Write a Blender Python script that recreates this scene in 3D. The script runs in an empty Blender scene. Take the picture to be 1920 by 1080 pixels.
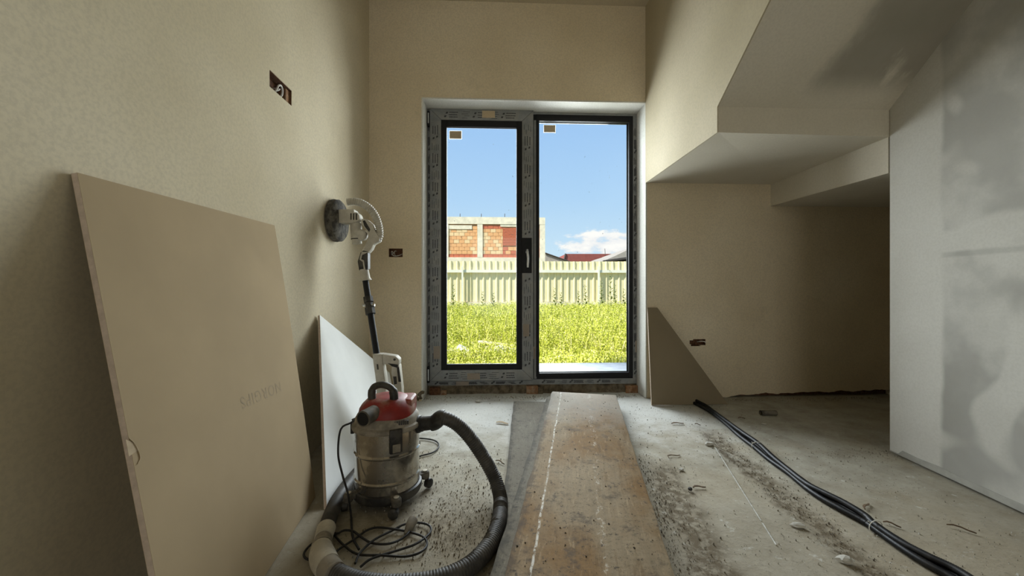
import bpy, bmesh, math, random
from mathutils import Vector, Matrix, noise as mnoise
R = math.radians
random.seed(7)

# ------------------------------------------------------------------ camera, sky, sun, daylight, exposure
F, H = 721.0, 0.92                      # focal length in pixels of a 1920 px wide frame, eye height
YAW = math.atan(30 / F)
CY, SY = math.cos(YAW), math.sin(YAW)
scn = bpy.context.scene
col = scn.collection
cd = bpy.data.cameras.new('camera'); cam = bpy.data.objects.new('camera', cd); col.objects.link(cam)
cam.location = (0, 0, H); cam.rotation_euler = (R(90), 0, -YAW)
cd.sensor_width = 36; cd.lens = 36 * F / 1920; cd.clip_start = 0.02; cd.clip_end = 2000
scn.camera = cam
vs = scn.view_settings
vs.view_transform = 'Standard'; vs.look = 'None'; vs.gamma = 1; vs.use_curve_mapping = False
vs.exposure = 0.45
SKY, SUN, WIN_W, REAR_W = 1.07, 5.8, 140.0, 30.0

wd = bpy.data.worlds.new('sky'); scn.world = wd; wd.use_nodes = True
nt = wd.node_tree; nt.nodes.clear()
def wn(t, **k):
    n = nt.nodes.new(t)
    for a, b in k.items(): setattr(n, a, b)
    return n
def wmath(op, a, b=None, c=None, clamp=False):
    n = wn('ShaderNodeMath', operation=op, use_clamp=clamp)
    for i, v in enumerate((a, b, c)):
        if v is None: continue
        if isinstance(v, (int, float)): n.inputs[i].default_value = v
        else: nt.links.new(v, n.inputs[i])
    return n.outputs[0]
tc = wn('ShaderNodeTexCoord'); sep = wn('ShaderNodeSeparateXYZ'); nt.links.new(tc.outputs['Generated'], sep.inputs[0])
rp = wn('ShaderNodeValToRGB'); nt.links.new(sep.outputs[2], rp.inputs[0])
e = rp.color_ramp.elements
e[0].position = 0.0; e[0].color = (.48, .60, .67, 1); e[1].position = 1.0; e[1].color = (.10, .22, .50, 1)
for p, c in ((.10, (.42, .56, .67, 1)), (.22, (.325, .485, .665, 1)), (.42, (.245, .405, .645, 1))):
    q = rp.color_ramp.elements.new(p); q.color = c
nz = wn('ShaderNodeTexNoise'); mp = wn('ShaderNodeMapping'); mp.inputs['Scale'].default_value = (9, 9, 22)
nt.links.new(tc.outputs['Generated'], mp.inputs[0]); nt.links.new(mp.outputs[0], nz.inputs['Vector'])
nz.inputs['Scale'].default_value = 1.6; nz.inputs['Detail'].default_value = 7; nz.inputs['Roughness'].default_value = .6
az = wmath('DIVIDE', sep.outputs[0], wmath('MAXIMUM', wmath('ABSOLUTE', sep.outputs[1]), .05))
d1 = wmath('DIVIDE', wmath('SUBTRACT', az, .30), .155); d2 = wmath('DIVIDE', wmath('SUBTRACT', sep.outputs[2], .108), .036)
rr = wmath('ADD', wmath('MULTIPLY', d1, d1), wmath('MULTIPLY', d2, d2))
body = wmath('SUBTRACT', 1.0, rr)
cl = wmath('ADD', wmath('MULTIPLY', body, .8), wmath('MULTIPLY', wmath('SUBTRACT', nz.outputs[0], .5), 5.0))
clm = wmath('MULTIPLY', cl, 1.6, clamp=True)
clm = wmath('MULTIPLY', clm, wmath('MULTIPLY', wmath('ADD', body, 1.3), 1.2, clamp=True), clamp=True)
crp = wn('ShaderNodeValToRGB'); nt.links.new(nz.outputs[0], crp.inputs[0])
crp.color_ramp.elements[0].position = .38; crp.color_ramp.elements[0].color = (.60, .60, .62, 1)
crp.color_ramp.elements[1].position = .62; crp.color_ramp.elements[1].color = (.74, .72, .69, 1)
mx = wn('ShaderNodeMix', data_type='RGBA'); nt.links.new(clm, mx.inputs[0]); nt.links.new(rp.outputs[0], mx.inputs[6]); nt.links.new(crp.outputs[0], mx.inputs[7])
bg = wn('ShaderNodeBackground'); bg.inputs[1].default_value = SKY; nt.links.new(mx.outputs[2], bg.inputs[0])
wo = wn('ShaderNodeOutputWorld'); nt.links.new(bg.outputs[0], wo.inputs[0])

def lamp(name, kind, loc, direction, energy, color, size=None):
    l = bpy.data.lights.new(name, kind); l.energy = energy; l.color = color
    if size: l.shape = 'RECTANGLE'; l.size, l.size_y = size
    o = bpy.data.objects.new(name, l); col.objects.link(o); o.location = loc
    o.rotation_euler = Vector(direction).to_track_quat('-Z', 'Y').to_euler()
    return o
s_ = lamp('sun', 'SUN', (-6, -6, 12), (.80, .42, -1.0), SUN, (1, .95, .84)); s_.data.angle = R(.6)
WALL = 3.17                              # inner face of the window wall
lamp('window_daylight', 'AREA', (.24, WALL + 1.0, 1.50), (0, -1, -.74), WIN_W, (.92, .97, 1.0), (1.6, 2.2))
lamp('assumed_rear_window_light', 'AREA', (.45, -4.62, 1.3), (0, 1, 0), REAR_W, (1, .95, .84), (2.3, 2.3))  # fill lamp added in an assumed, unseen window behind the camera

# ------------------------------------------------------------------ pixel helpers (points on real planes of the room)
def ray(u, v):
    a = (u - 960) / F; b = (540 - v) / F
    return Vector((SY + a * CY, CY - a * SY, b))
def fl(u, v, z=0.0):
    d = ray(u, v); t = (z - H) / d.z; return Vector((d.x * t, d.y * t, z))
def wy(u, v, y):
    d = ray(u, v); t = y / d.y; return Vector((d.x * t, y, H + d.z * t))
def wx(u, v, x):
    d = ray(u, v); t = x / d.x; return Vector((x, d.y * t, H + d.z * t))

# ------------------------------------------------------------------ material helpers
class NM:
    def __init__(s, name, rough=.8, metal=0.0, spec=.3):
        s.m = bpy.data.materials.new(name); s.m.use_nodes = True; s.t = s.m.node_tree
        s.b = s.t.nodes['Principled BSDF']; s.b.inputs['Roughness'].default_value = rough
        s.b.inputs['Metallic'].default_value = metal; s.b.inputs['Specular IOR Level'].default_value = spec
        s.co = s.n('ShaderNodeTexCoord').outputs['Object']
    def n(s, t, **k):
        x = s.t.nodes.new(t)
        for a, b in k.items(): setattr(x, a, b)
        return x
    def l(s, a, b): s.t.links.new(a, b)
    def vec(s, scale=(1, 1, 1), loc=(0, 0, 0), rot=(0, 0, 0)):
        p = s.n('ShaderNodeMapping'); p.inputs['Scale'].default_value = scale; p.inputs['Location'].default_value = loc
        p.inputs['Rotation'].default_value = rot; s.l(s.co, p.inputs[0]); return p.outputs[0]
    def noise(s, scale, detail=4, rough=.55, vec=None, dist=0):
        x = s.n('ShaderNodeTexNoise'); x.inputs['Scale'].default_value = scale; x.inputs['Detail'].default_value = detail
        x.inputs['Roughness'].default_value = rough; x.inputs['Distortion'].default_value = dist
        s.l(vec if vec is not None else s.co, x.inputs['Vector']); return x.outputs[0]
    def sep(s, vec=None):
        x = s.n('ShaderNodeSeparateXYZ'); s.l(vec if vec is not None else s.co, x.inputs[0]); return x.outputs
    def math(s, op, a, b=None, c=None, clamp=False):
        x = s.n('ShaderNodeMath', operation=op, use_clamp=clamp)
        for i, v in enumerate((a, b, c)):
            if v is None: continue
            if isinstance(v, (int, float)): x.inputs[i].default_value = v
            else: s.l(v, x.inputs[i])
        return x.outputs[0]
    def step(s, v, lo, hi):              # smooth 0..1 from lo to hi
        x = s.n('ShaderNodeMapRange', interpolation_type='SMOOTHSTEP'); s.l(v, x.inputs[0])
        if lo <= hi: x.inputs[1].default_value = lo; x.inputs[2].default_value = hi
        else: x.inputs[1].default_value = hi; x.inputs[2].default_value = lo; x.inputs[3].default_value = 1; x.inputs[4].default_value = 0
        return x.outputs[0]
    def ramp(s, fac, *stops):
        x = s.n('ShaderNodeValToRGB'); s.l(fac, x.inputs[0]); cr = x.color_ramp
        cr.elements[0].position = stops[0][0]; cr.elements[0].color = (*stops[0][1], 1)
        cr.elements[1].position = stops[-1][0]; cr.elements[1].color = (*stops[-1][1], 1)
        for p, c in stops[1:-1]: cr.elements.new(p).color = (*c, 1)
        return x.outputs[0]
    def mix(s, fac, a, b):
        x = s.n('ShaderNodeMix', data_type='RGBA')
        for i, v in ((0, fac), (6, a), (7, b)):
            if isinstance(v, tuple): x.inputs[i].default_value = (*v, 1)
            elif isinstance(v, (int, float)): x.inputs[i].default_value = v
            else: s.l(v, x.inputs[i])
        return x.outputs[2]
    def color(s, c):
        if isinstance(c, tuple): s.b.inputs['Base Color'].default_value = (*c, 1)
        else: s.l(c, s.b.inputs['Base Color'])
    def bump(s, h, strength=.3, dist=.01):
        x = s.n('ShaderNodeBump'); x.inputs['Strength'].default_value = strength; x.inputs['Distance'].default_value = dist
        s.l(h, x.inputs['Height']); s.l(x.outputs[0], s.b.inputs['Normal'])
M = {}
def simple(name, c, rough=.7, metal=0.0, var=.25, scale=30, bump=.0, dust=None, dustamt=.5, spec=.3):
    k = NM(name, rough, metal, spec)
    f = k.noise(scale, 5)
    lo = tuple(x * (1 - var) for x in c); hi = tuple(min(1, x * (1 + var)) for x in c)
    cc = k.ramp(f, (.35, lo), (.65, hi))
    if dust:
        cc = k.mix(k.math('MULTIPLY', k.step(k.noise(scale * .45, 6, .65), .45, .62), dustamt), cc, dust)
    k.color(cc)
    if bump: k.bump(f, bump, .004)
    M[name] = k.m
    return k

def plaster(name, lo, mid, hi, stains=(.30, .27, .2), stain_amt=.5, seed=0.0, warm=(1, .93, .81)):
    k = NM(name, .92, spec=.15)
    v = k.vec(loc=(seed, seed * .7, seed * 1.3))
    lo, mid, hi = [tuple(q * w for q, w in zip(c_, warm)) for c_ in (lo, mid, hi)]
    c = k.ramp(k.noise(1.1, 3, .5, v), (.32, lo), (.5, mid), (.68, hi))
    st = k.step(k.noise(2.6, 6, .62, k.vec(loc=(seed + 3, 5, 1), scale=(1, 1, .7))), .60, .72)
    c = k.mix(k.math('MULTIPLY', st, stain_amt), c, stains)
    fine = k.noise(90, 4, .6)
    c = k.mix(k.math('MULTIPLY', k.step(fine, .35, .7), .24), c, (.30, .27, .22))
    k.color(c); k.bump(k.math('ADD', k.noise(14, 5), k.math('MULTIPLY', fine, .3)), .10, .006)
    M[name] = k; return k
plaster('plaster_side', (.53, .49, .39), (.60, .565, .465), (.66, .63, .54), stain_amt=.12, seed=1.0)
plaster('plaster_back', (.49, .42, .295), (.55, .48, .35), (.60, .535, .41), stain_amt=.25, seed=4.4, warm=(1.26, 1.23, 1.20))
plaster('plaster_reveal', (.50, .485, .44), (.56, .545, .50), (.62, .605, .56), stain_amt=.1, seed=9.4, warm=(1.22, 1.24, 1.26))
plaster('plaster_stair', (.41, .38, .30), (.47, .44, .355), (.54, .51, .43), stains=(.31, .285, .225), stain_amt=.6, seed=7.7)
plaster('plaster_ceiling', (.50, .46, .38), (.54, .5, .42), (.58, .54, .46), stain_amt=.2, seed=2.2)
for q in list(M): M[q] = M[q].m

# soffit and partition: grey plasterboard with smears of pale jointing compound
def boardwall(name, fn, la=(.50, .48, .43), lb=(.58, .565, .52), da=(.30, .29, .26), db=(.37, .36, .33)):
    k = NM(name, .9, spec=.15)
    light = k.ramp(k.noise(1.6, 3), (.3, la), (.7, lb))
    dark = k.ramp(k.noise(3, 4), (.3, da), (.7, db))
    light = k.mix(k.math('MULTIPLY', k.step(k.noise(90, 4, .6), .35, .7), .14), light, (.28, .26, .22))
    k.color(k.mix(fn(k), light, dark)); k.bump(k.noise(60, 4), .08, .004)
    M[name] = k.m
def part_mask(k):
    x, y, z = k.sep()
    n1 = k.noise(2.0, 4, .55, k.vec(loc=(2, 1.3, .4)))
    n2 = k.noise(3.6, 2, .5, k.vec(loc=(7, 2, 3)))
    zz = k.math('ADD', z, k.math('MULTIPLY', k.math('SUBTRACT', n2, .5), .16))
    yy = k.math('ADD', y, k.math('MULTIPLY', k.math('SUBTRACT', n2, .5), .05))
    inner = k.step(yy, 1.80, 1.77)                                     # pale corner strip beside the edge
    band = k.math('MULTIPLY', k.step(zz, 1.08, 1.11), k.step(zz, 1.24, 1.20))
    low = k.step(zz, .98, .86)
    d = k.math('MULTIPLY', k.math('ADD', k.math('MULTIPLY', k.step(n1, .36, .54), .85), k.math('ADD', k.math('MULTIPLY', low, .22), .10)), inner)
    d = k.math('MULTIPLY', d, k.math('SUBTRACT', 1.0, k.math('MULTIPLY', band, .9)))
    edge = k.math('MULTIPLY', k.math('MULTIPLY', k.step(z, 1.06, 1.075), k.step(z, 1.10, 1.085)), inner)
    spots = k.step(k.noise(5, 1, .3, k.vec(loc=(1, 4, 2), scale=(1, 1, .8))), .56, .66)
    d = k.math('MULTIPLY', d, k.math('SUBTRACT', 1.0, k.math('MULTIPLY', spots, .8)))
    return k.math('MULTIPLY', k.math('ADD', d, k.math('MULTIPLY', edge, .5)), .85, clamp=True)
def soff_mask(k):
    x, y, z = k.sep()
    n1 = k.noise(3.0, 5, .6, k.vec(loc=(3.1, 1.0, .4), scale=(1.3, .6, .6)))
    right = k.step(k.math('ADD', x, k.math('MULTIPLY', k.math('SUBTRACT', n1, .5), .5)), 1.66, 1.86)
    high = k.step(z, 1.95, 2.05)
    return k.math('MULTIPLY', k.math('MULTIPLY', k.math('MULTIPLY', right, high), k.step(n1, .36, .50)), .92)
boardwall('partition_board', part_mask)
boardwall('soffit_board', soff_mask, (.56, .51, .41), (.64, .59, .49), (.27, .25, .20), (.33, .30, .25))

# rough screed
k = NM('screed', .95, spec=.1)
big = k.noise(1.3, 5, .6); mid = k.noise(6, 6, .65); fin = k.noise(55, 5, .7)
c = k.ramp(mid, (.28, (.27, .245, .195)), (.48, (.37, .35, .29)), (.72, (.47, .45, .385)))
c = k.mix(k.math('MULTIPLY', k.step(big, .42, .62), .45), c, (.40, .34, .24))
c = k.mix(k.math('MULTIPLY', k.step(k.math('ADD', k.sep()[1], k.math('MULTIPLY', big, .8)), 2.5, 1.7), .45), c, (.27, .225, .155))   # browner and darker towards the near floor
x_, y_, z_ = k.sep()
c = k.mix(k.math('MULTIPLY', k.math('MULTIPLY', k.step(k.math('ADD', y_, k.math('MULTIPLY', k.math('SUBTRACT', mid, .5), 1.2)), 2.05, 2.75), k.step(x_, 1.75, 1.25)), .7), c, (.64, .65, .63))      # paler by the door: window light painted into the dusty screed colour
c = k.mix(k.math('MULTIPLY', k.step(fin, .55, .70), .5), c, (.20, .18, .145))
c = k.mix(k.math('MULTIPLY', k.step(k.noise(17, 6, .7), .60, .68), .55), c, (.56, .55, .51))
x_, y_, z_ = k.sep()
wob = k.math('MULTIPLY', k.math('SUBTRACT', mid, .5), .22)
def streak(xa, ya, xb, yb, w):          # dirt trodden along a line on the floor
    sl = (xb - xa) / (yb - ya)
    xc = k.math('ADD', k.math('MULTIPLY', k.math('SUBTRACT', y_, ya), sl), xa)
    dd = k.math('ABSOLUTE', k.math('ADD', k.math('SUBTRACT', x_, xc), wob))
    return k.math('MULTIPLY', k.step(dd, w, w * .25), k.math('MULTIPLY', k.step(y_, yb - .1, yb + .15), k.step(y_, ya + .1, ya - .15)))
dirt = k.math('MAXIMUM', streak(1.36, 2.45, 1.20, .9, .085), streak(.86, 2.0, .64, .8, .13))
def spot(xa, ya, rad):
    a = k.math('SUBTRACT', x_, xa); b = k.math('SUBTRACT', y_, ya)
    dd = k.math('SQRT', k.math('ADD', k.math('MULTIPLY', a, a), k.math('MULTIPLY', b, b)))
    return k.step(k.math('ADD', dd, wob), rad, rad * .3)
dirt = k.math('MAXIMUM', dirt, k.math('MULTIPLY', spot(-.16, 1.5, .26), .7))
dirt = k.math('MAXIMUM', dirt, k.math('MULTIPLY', spot(-.45, 1.65, .35), .55))
dirt = k.math('MULTIPLY', dirt, k.step(k.noise(24, 6, .7), .34, .58))
c = k.mix(k.math('MULTIPLY', dirt, .85), c, (.115, .088, .055))
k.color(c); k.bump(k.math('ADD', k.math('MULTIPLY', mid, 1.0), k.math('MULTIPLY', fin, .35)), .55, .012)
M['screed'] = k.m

# formwork boards
def formwork(name, base, warm, amt, dark=(.10, .09, .07), lines=1.0):
    k = NM(name, .85, spec=.2)
    x, y, z = k.sep()
    g = k.noise(5, 5, .6, k.vec(scale=(9, .8, 3)))
    c = k.ramp(g, (.3, tuple(q * .75 for q in base)), (.7, base))
    c = k.mix(k.math('MULTIPLY', k.step(k.noise(1.7, 4, .55, k.vec(scale=(1.6, 1, 1), loc=(.3, .2, 0))), .40, .60), amt), c, warm)
    c = k.mix(k.math('MULTIPLY', k.math('MULTIPLY', k.step(g, .5, .62), k.step(k.noise(3, 5, .6), .42, .6)), .5 * amt), c, tuple(q * .55 for q in warm))
    c = k.mix(k.math('MULTIPLY', k.step(k.noise(46, 5, .72), .585, .64), .8), c, dark)
    c = k.mix(k.math('MULTIPLY', k.step(k.noise(120, 4, .7), .54, .66), .45), c, dark)
    c = k.mix(k.math('MULTIPLY', k.step(k.math('ADD', x, k.math('MULTIPLY', k.math('SUBTRACT', k.noise(18, 5, .7), .5), .12)), .035, .0), .7), c, dark)
    c = k.mix(k.math('MULTIPLY', k.step(k.noise(30, 5, .7, k.vec(scale=(2.5, .35, 1))), .56, .70), .4), c, tuple(min(1, q * 1.55) for q in base))
    c = k.mix(k.math('MULTIPLY', k.step(k.noise(8, 7, .72, k.vec(loc=(4, 2, 0))), .55, .68), .7), c, dark)
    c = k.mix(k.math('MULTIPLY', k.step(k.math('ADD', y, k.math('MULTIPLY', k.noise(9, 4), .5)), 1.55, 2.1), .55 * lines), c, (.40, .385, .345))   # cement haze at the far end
    wv = k.math('MULTIPLY', k.math('SUBTRACT', k.noise(6, 3), .5), .02)
    ln = k.step(k.math('ABSOLUTE', k.math('SUBTRACT', k.math('ADD', x, wv), .075)), .0055, .002)
    brk = k.math('MULTIPLY', k.step(k.noise(60, 4, .75, k.vec(scale=(1, .6, 1))), .40, .56), k.step(k.noise(4, 3, .6, k.vec(scale=(1, .7, 1))), .36, .50))
    c = k.mix(k.math('MULTIPLY', k.math('MULTIPLY', ln, brk), .85 * lines), c, (.66, .64, .58))
    ln2 = k.step(k.math('ABSOLUTE', k.math('SUBTRACT', k.math('ADD', x, wv), .29)), .022, .004)
    c = k.mix(k.math('MULTIPLY', k.math('MULTIPLY', ln2, k.step(k.noise(50, 6, .75, k.vec(scale=(1, .5, 1))), .54, .64)), .6 * lines), c, (.62, .58, .50))
    k.color(c); k.bump(k.math('ADD', g, k.noise(45, 5)), .35, .006)
    M[name] = k.m
formwork('formwork_top', (.30, .232, .145), (.205, .120, .046), .95, dark=(.07, .055, .04))
formwork('formwork_low', (.185, .165, .125), (.12, .10, .07), .5, dark=(.05, .045, .035), lines=0.0)

simple('gypsum_paper', (.37, .285, .175), .9, var=.05, scale=3, spec=.1)
simple('gypsum_edge', (.52, .42, .34), .9, var=.10, scale=60, spec=.1)
simple('gypsum_white', (.80, .81, .79), .9, var=.05, scale=3, spec=.1)
simple('gypsum_paper_dark', (.235, .19, .125), .9, var=.05, scale=3, spec=.1)
simple('gypsum_bare', (.34, .33, .295), .9, var=.1, scale=20)
simple('gypsum_tear', (.43, .34, .225), .9, var=.1, scale=60)
simple('print_ink', (.30, .232, .145), .9, var=.1)
simple('film_grey', (.20, .205, .205), .42, var=.10, scale=20, dust=(.30, .28, .24), dustamt=.35)
simple('film_ink', (.045, .045, .048), .6, var=.1)
simple('frame_black', (.012, .012, .013), .6, var=.1, spec=.2)
simple('spacer_grey', (.22, .23, .23), .4, .6, var=.15)
def paper(name, c):
    k = NM(name, .8); d_ = k.n('ShaderNodeBsdfDiffuse'); t_ = k.n('ShaderNodeBsdfTranslucent'); x_ = k.n('ShaderNodeMixShader'); x_.inputs[0].default_value = .4
    cc = k.ramp(k.noise(90, 4), (.35, tuple(q * .92 for q in c)), (.65, c))
    for q in (d_, t_): k.l(cc, q.inputs[0])
    k.l(d_.outputs[0], x_.inputs[1]); k.l(t_.outputs[0], x_.inputs[2]); k.l(x_.outputs[0], k.t.nodes['Material Output'].inputs[0]); M[name] = k.m
paper('sticker_tan', (.76, .62, .42)); paper('sticker_border', (.85, .85, .84)); paper('sticker_pink', (.44, .37, .30))
simple('handle_metal', (.55, .55, .54), .3, .8, var=.05)
simple('mortar', (.12, .093, .060), .97, var=.5, scale=22, bump=.8, dust=(.24, .205, .15), dustamt=.5)
simple('brick_red', (.24, .125, .062), .95, var=.25, scale=40, bump=.5, dust=(.45, .38, .28), dustamt=.4)
simple('brick_dark', (.12, .055, .028), .95, var=.4, scale=60, bump=.5)
simple('cable_white', (.62, .60, .55), .5, var=.05)
simple('plastic_black', (.018, .017, .016), .5, var=.25, dust=(.13, .115, .09), dustamt=.35)
simple('plastic_hose', (.050, .046, .041), .55, var=.2, dust=(.13, .115, .095), dustamt=.35)
simple('rubber_cord', (.018, .017, .016), .6, var=.2, scale=60)
simple('conduit_black', (.008, .008, .009), .45, var=.2, scale=40, dust=(.06, .055, .05), dustamt=.25, spec=.3)
simple('plastic_red', (.20, .016, .012), .5, var=.25, scale=14, dust=(.26, .17, .115), dustamt=.6)
simple('plastic_dirty', (.20, .175, .135), .7, var=.3, scale=24, dust=(.33, .29, .23), dustamt=.6)
simple('plastic_grime', (.085, .075, .058), .7, var=.3, scale=24, dust=(.26, .23, .18), dustamt=.5)
simple('plastic_beige', (.50, .46, .37), .7, var=.12, scale=24, dust=(.30, .26, .2), dustamt=.4)
simple('plastic_white', (.46, .43, .36), .6, var=.10, scale=30, dust=(.36, .32, .26), dustamt=.45)
simple('pad_dark', (.050, .045, .038), .9, var=.4, scale=60, bump=.5, dust=(.22, .20, .16), dustamt=.45)
k = simple('steel_tub', (.42, .40, .36), .30, .9, var=.12, scale=9)
k2 = NM('steel_tub2', .3, .9)
dm = k2.step(k2.noise(7, 6, .65), .44, .60)
k2.color(k2.mix(k2.math('MULTIPLY', dm, .5), (.44, .41, .36), (.16, .125, .085)))
r_ = k2.n('ShaderNodeMapRange'); k2.l(dm, r_.inputs[0]); r_.inputs[3].default_value = .14; r_.inputs[4].default_value = .36; k2.l(r_.outputs[0], k2.b.inputs['Roughness'])
M['steel_tub'] = k2.m
simple('chalk', (.52, .51, .47), .95, var=.2, scale=60)
simple('crumb', (.22, .19, .145), .95, var=.5, scale=8)
simple('crumb_dark', (.06, .048, .035), .95, var=.5, scale=8)
simple('crumb_pale', (.44, .42, .37), .95, var=.2, scale=8)
simple('wood_chip', (.13, .088, .055), .9, var=.3, scale=60)
simple('concrete_out', (.30, .315, .34), .9, var=.12, scale=8, bump=.3)
simple('concrete_pale', (.80, .72, .55), .9, var=.12, scale=3)
simple('stone_pale', (.66, .64, .58), .9, var=.15, scale=10, bump=.4)
simple('soil', (.20, .20, .07), .95, var=.4, scale=3)
simple('fence_sheet', (.80, .71, .44), .5, var=.03, scale=2)
simple('fence_rail', (.82, .80, .68), .5, var=.03, scale=2)
simple('block_orange', (.82, .44, .20), .9, var=.15, scale=2)
simple('block_red', (.60, .17, .09), .9, var=.15, scale=2)
simple('block_yellow', (.86, .62, .34), .9, var=.12, scale=2)
simple('block_joint', (.50, .29, .15), .95, var=.1, scale=4)
simple('roof_grey', (.36, .325, .285), .8, var=.10, scale=3)
simple('roof_red', (.27, .075, .062), .8, var=.10, scale=2)
simple('roof_tan', (.36, .32, .27), .8, var=.10, scale=3)
simple('roof_trim', (.07, .06, .055), .6, var=.1)
simple('render_orange', (.62, .40, .19), .9, var=.05)
simple('render_cream', (.62, .58, .48), .9, var=.05)
k = NM('grass', .75, spec=.2)
gi = k.n('ShaderNodeNewGeometry').outputs['Random Per Island']
k.color(k.ramp(gi, (.0, (.30, .36, .03)), (.35, (.50, .54, .06)), (.7, (.66, .66, .12)), (1.0, (.80, .74, .34))))
k.b.inputs['Subsurface Weight'].default_value = 0
M['grass'] = k.m
k = NM('weed', .75, spec=.2); gi = k.n('ShaderNodeNewGeometry').outputs['Random Per Island']
k.color(k.ramp(gi, (.0, (.10, .15, .03)), (1.0, (.28, .30, .09)))); M['weed'] = k.m
# window glass: clear and thin with faint wiping marks and specks of dirt
k = NM('window_glass', .05)
tr = k.n('ShaderNodeBsdfTransparent'); tr.inputs[0].default_value = (.97, .985, .985, 1)
gl = k.n('ShaderNodeBsdfGlossy'); gl.inputs['Roughness'].default_value = .02
fr = k.n('ShaderNodeFresnel'); fr.inputs[0].default_value = 1.25
ms = k.n('ShaderNodeMixShader'); k.l(fr.outputs[0], ms.inputs[0]); k.l(tr.outputs[0], ms.inputs[1]); k.l(gl.outputs[0], ms.inputs[2])
df = k.n('ShaderNodeBsdfDiffuse'); df.inputs[0].default_value = (.35, .36, .37, 1)
wipe = k.math('MULTIPLY', k.step(k.noise(11, 6, .7, k.vec(scale=(3.2, 1, .8), rot=(0, .5, 0)), 1.5), .63, .72), k.step(k.noise(1.6, 2), .50, .66))
speck = k.step(k.noise(38, 2, .4), .765, .80)
ms2 = k.n('ShaderNodeMixShader'); k.l(k.math('MAXIMUM', k.math('MULTIPLY', wipe, .22), k.math('MULTIPLY', speck, .7)), ms2.inputs[0])
k.l(ms.outputs[0], ms2.inputs[1]); k.l(df.outputs[0], ms2.inputs[2])
k.l(ms2.outputs[0], k.t.nodes['Material Output'].inputs[0]); M['window_glass'] = k.m

# ------------------------------------------------------------------ mesh helpers
def spline(pts, step=.01):
    P = [Vector(p) for p in pts]; P = [P[0] * 2 - P[1]] + P + [P[-1] * 2 - P[-2]]
    out = []
    for i in range(1, len(P) - 2):
        a, b, c, d = P[i - 1:i + 3]; n = max(1, int((c - b).length / step))
        for j in range(n):
            t = j / n
            out.append(.5 * ((2 * b) + (c - a) * t + (2 * a - 5 * b + 4 * c - d) * t * t + (3 * b - a - 3 * c + d) * t ** 3))
    out.append(P[-2]); return out
class MB:
    def __init__(s): s.v = []; s.f = []
    def add(s, vs, fs):
        o = len(s.v); s.v += [Vector(p) for p in vs]; s.f += [tuple(i + o for i in f) for f in fs]; return s
    def box(s, x0, x1, y0, y1, z0, z1, mtx=None):
        p = [Vector((x, y, z)) for z in (z0, z1) for y in (y0, y1) for x in (x0, x1)]
        if mtx: p = [mtx @ q for q in p]
        return s.add(p, [(0, 2, 3, 1), (4, 5, 7, 6), (0, 1, 5, 4), (2, 6, 7, 3), (0, 4, 6, 2), (1, 3, 7, 5)])
    def tube(s, path, r, seg=10, cap=True):   # r: number or list
        n = len(path); rr = r if isinstance(r, (list, tuple)) else [r] * n
        up = Vector((0, 0, 1)); rings = []
        t = (path[1] - path[0]).normalized()
        a = t.cross(up)
        if a.length < 1e-3: a = t.cross(Vector((0, 1, 0)))
        a.normalize(); vs = []
        for i, p in enumerate(path):
            t = (path[min(n - 1, i + 1)] - path[max(0, i - 1)])
            if t.length < 1e-9: t = Vector((0, 0, 1))
            t.normalize(); a = (a - t * a.dot(t)).normalized(); b = t.cross(a)
            for j in range(seg):
                w = 2 * math.pi * j / seg; vs.append(p + (a * math.cos(w) + b * math.sin(w)) * rr[i])
        fs = [(i * seg + j, i * seg + (j + 1) % seg, (i + 1) * seg + (j + 1) % seg, (i + 1) * seg + j) for i in range(n - 1) for j in range(seg)]
        if cap: fs += [tuple(range(seg - 1, -1, -1)), tuple((n - 1) * seg + j for j in range(seg))]
        return s.add(vs, fs)
    def cyl(s, a, b, r, r2=None, seg=16): return s.tube([Vector(a), Vector(b)], [r, r if r2 is None else r2], seg)
    def lathe(s, prof, c=(0, 0, 0), seg=32, axis=(0, 0, 1)):   # prof: (r, h)
        q = Vector(axis).to_track_quat('Z', 'Y'); c = Vector(c); vs = []
        for r, h in prof:
            for j in range(seg):
                w = 2 * math.pi * j / seg; vs.append(c + q @ Vector((max(r, 1e-4) * math.cos(w), max(r, 1e-4) * math.sin(w), h)))
        n = len(prof)
        fs = [(i * seg + j, i * seg + (j + 1) % seg, (i + 1) * seg + (j + 1) % seg, (i + 1) * seg + j) for i in range(n - 1) for j in range(seg)]
        fs += [tuple(range(seg - 1, -1, -1)), tuple((n - 1) * seg + j for j in range(seg))]
        return s.add(vs, fs)
    def prism(s, poly, off):               # polygon of 3D points pushed along off
        n = len(poly); off = Vector(off); P = [Vector(p) for p in poly]
        return s.add(P + [p + off for p in P], [tuple(range(n))] + [tuple(range(2 * n - 1, n - 1, -1))] + [(i, i + n, (i + 1) % n + n, (i + 1) % n) for i in range(n)])
    def build(s, name, mat, parent=None, bevel=0, smooth=True, seg=2, angle=35):
        me = bpy.data.meshes.new(name); me.from_pydata([tuple(p) for p in s.v], [], s.f)
        bm = bmesh.new(); bm.from_mesh(me)
        bmesh.ops.recalc_face_normals(bm, faces=bm.faces)
        if bevel: bmesh.ops.bevel(bm, geom=[e for e in bm.edges if e.calc_face_angle(0) > R(25)], offset=bevel, segments=seg, affect='EDGES', profile=.6)
        bm.to_mesh(me); bm.free()
        if smooth:
            me.polygons.foreach_set('use_smooth', [True] * len(me.polygons)); me.set_sharp_from_angle(angle=R(angle))
        return link(name, me, mat, parent)
def link(name, me, mat, parent=None):
    o = bpy.data.objects.new(name, me); col.objects.link(o)
    if mat and not me.materials: me.materials.append(M[mat])
    if parent:
        o.parent = parent
        o.matrix_parent_inverse = Matrix.Translation(-parent.location) if parent.type == 'EMPTY' and not any(parent.rotation_euler) else Matrix()
    return o
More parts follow.
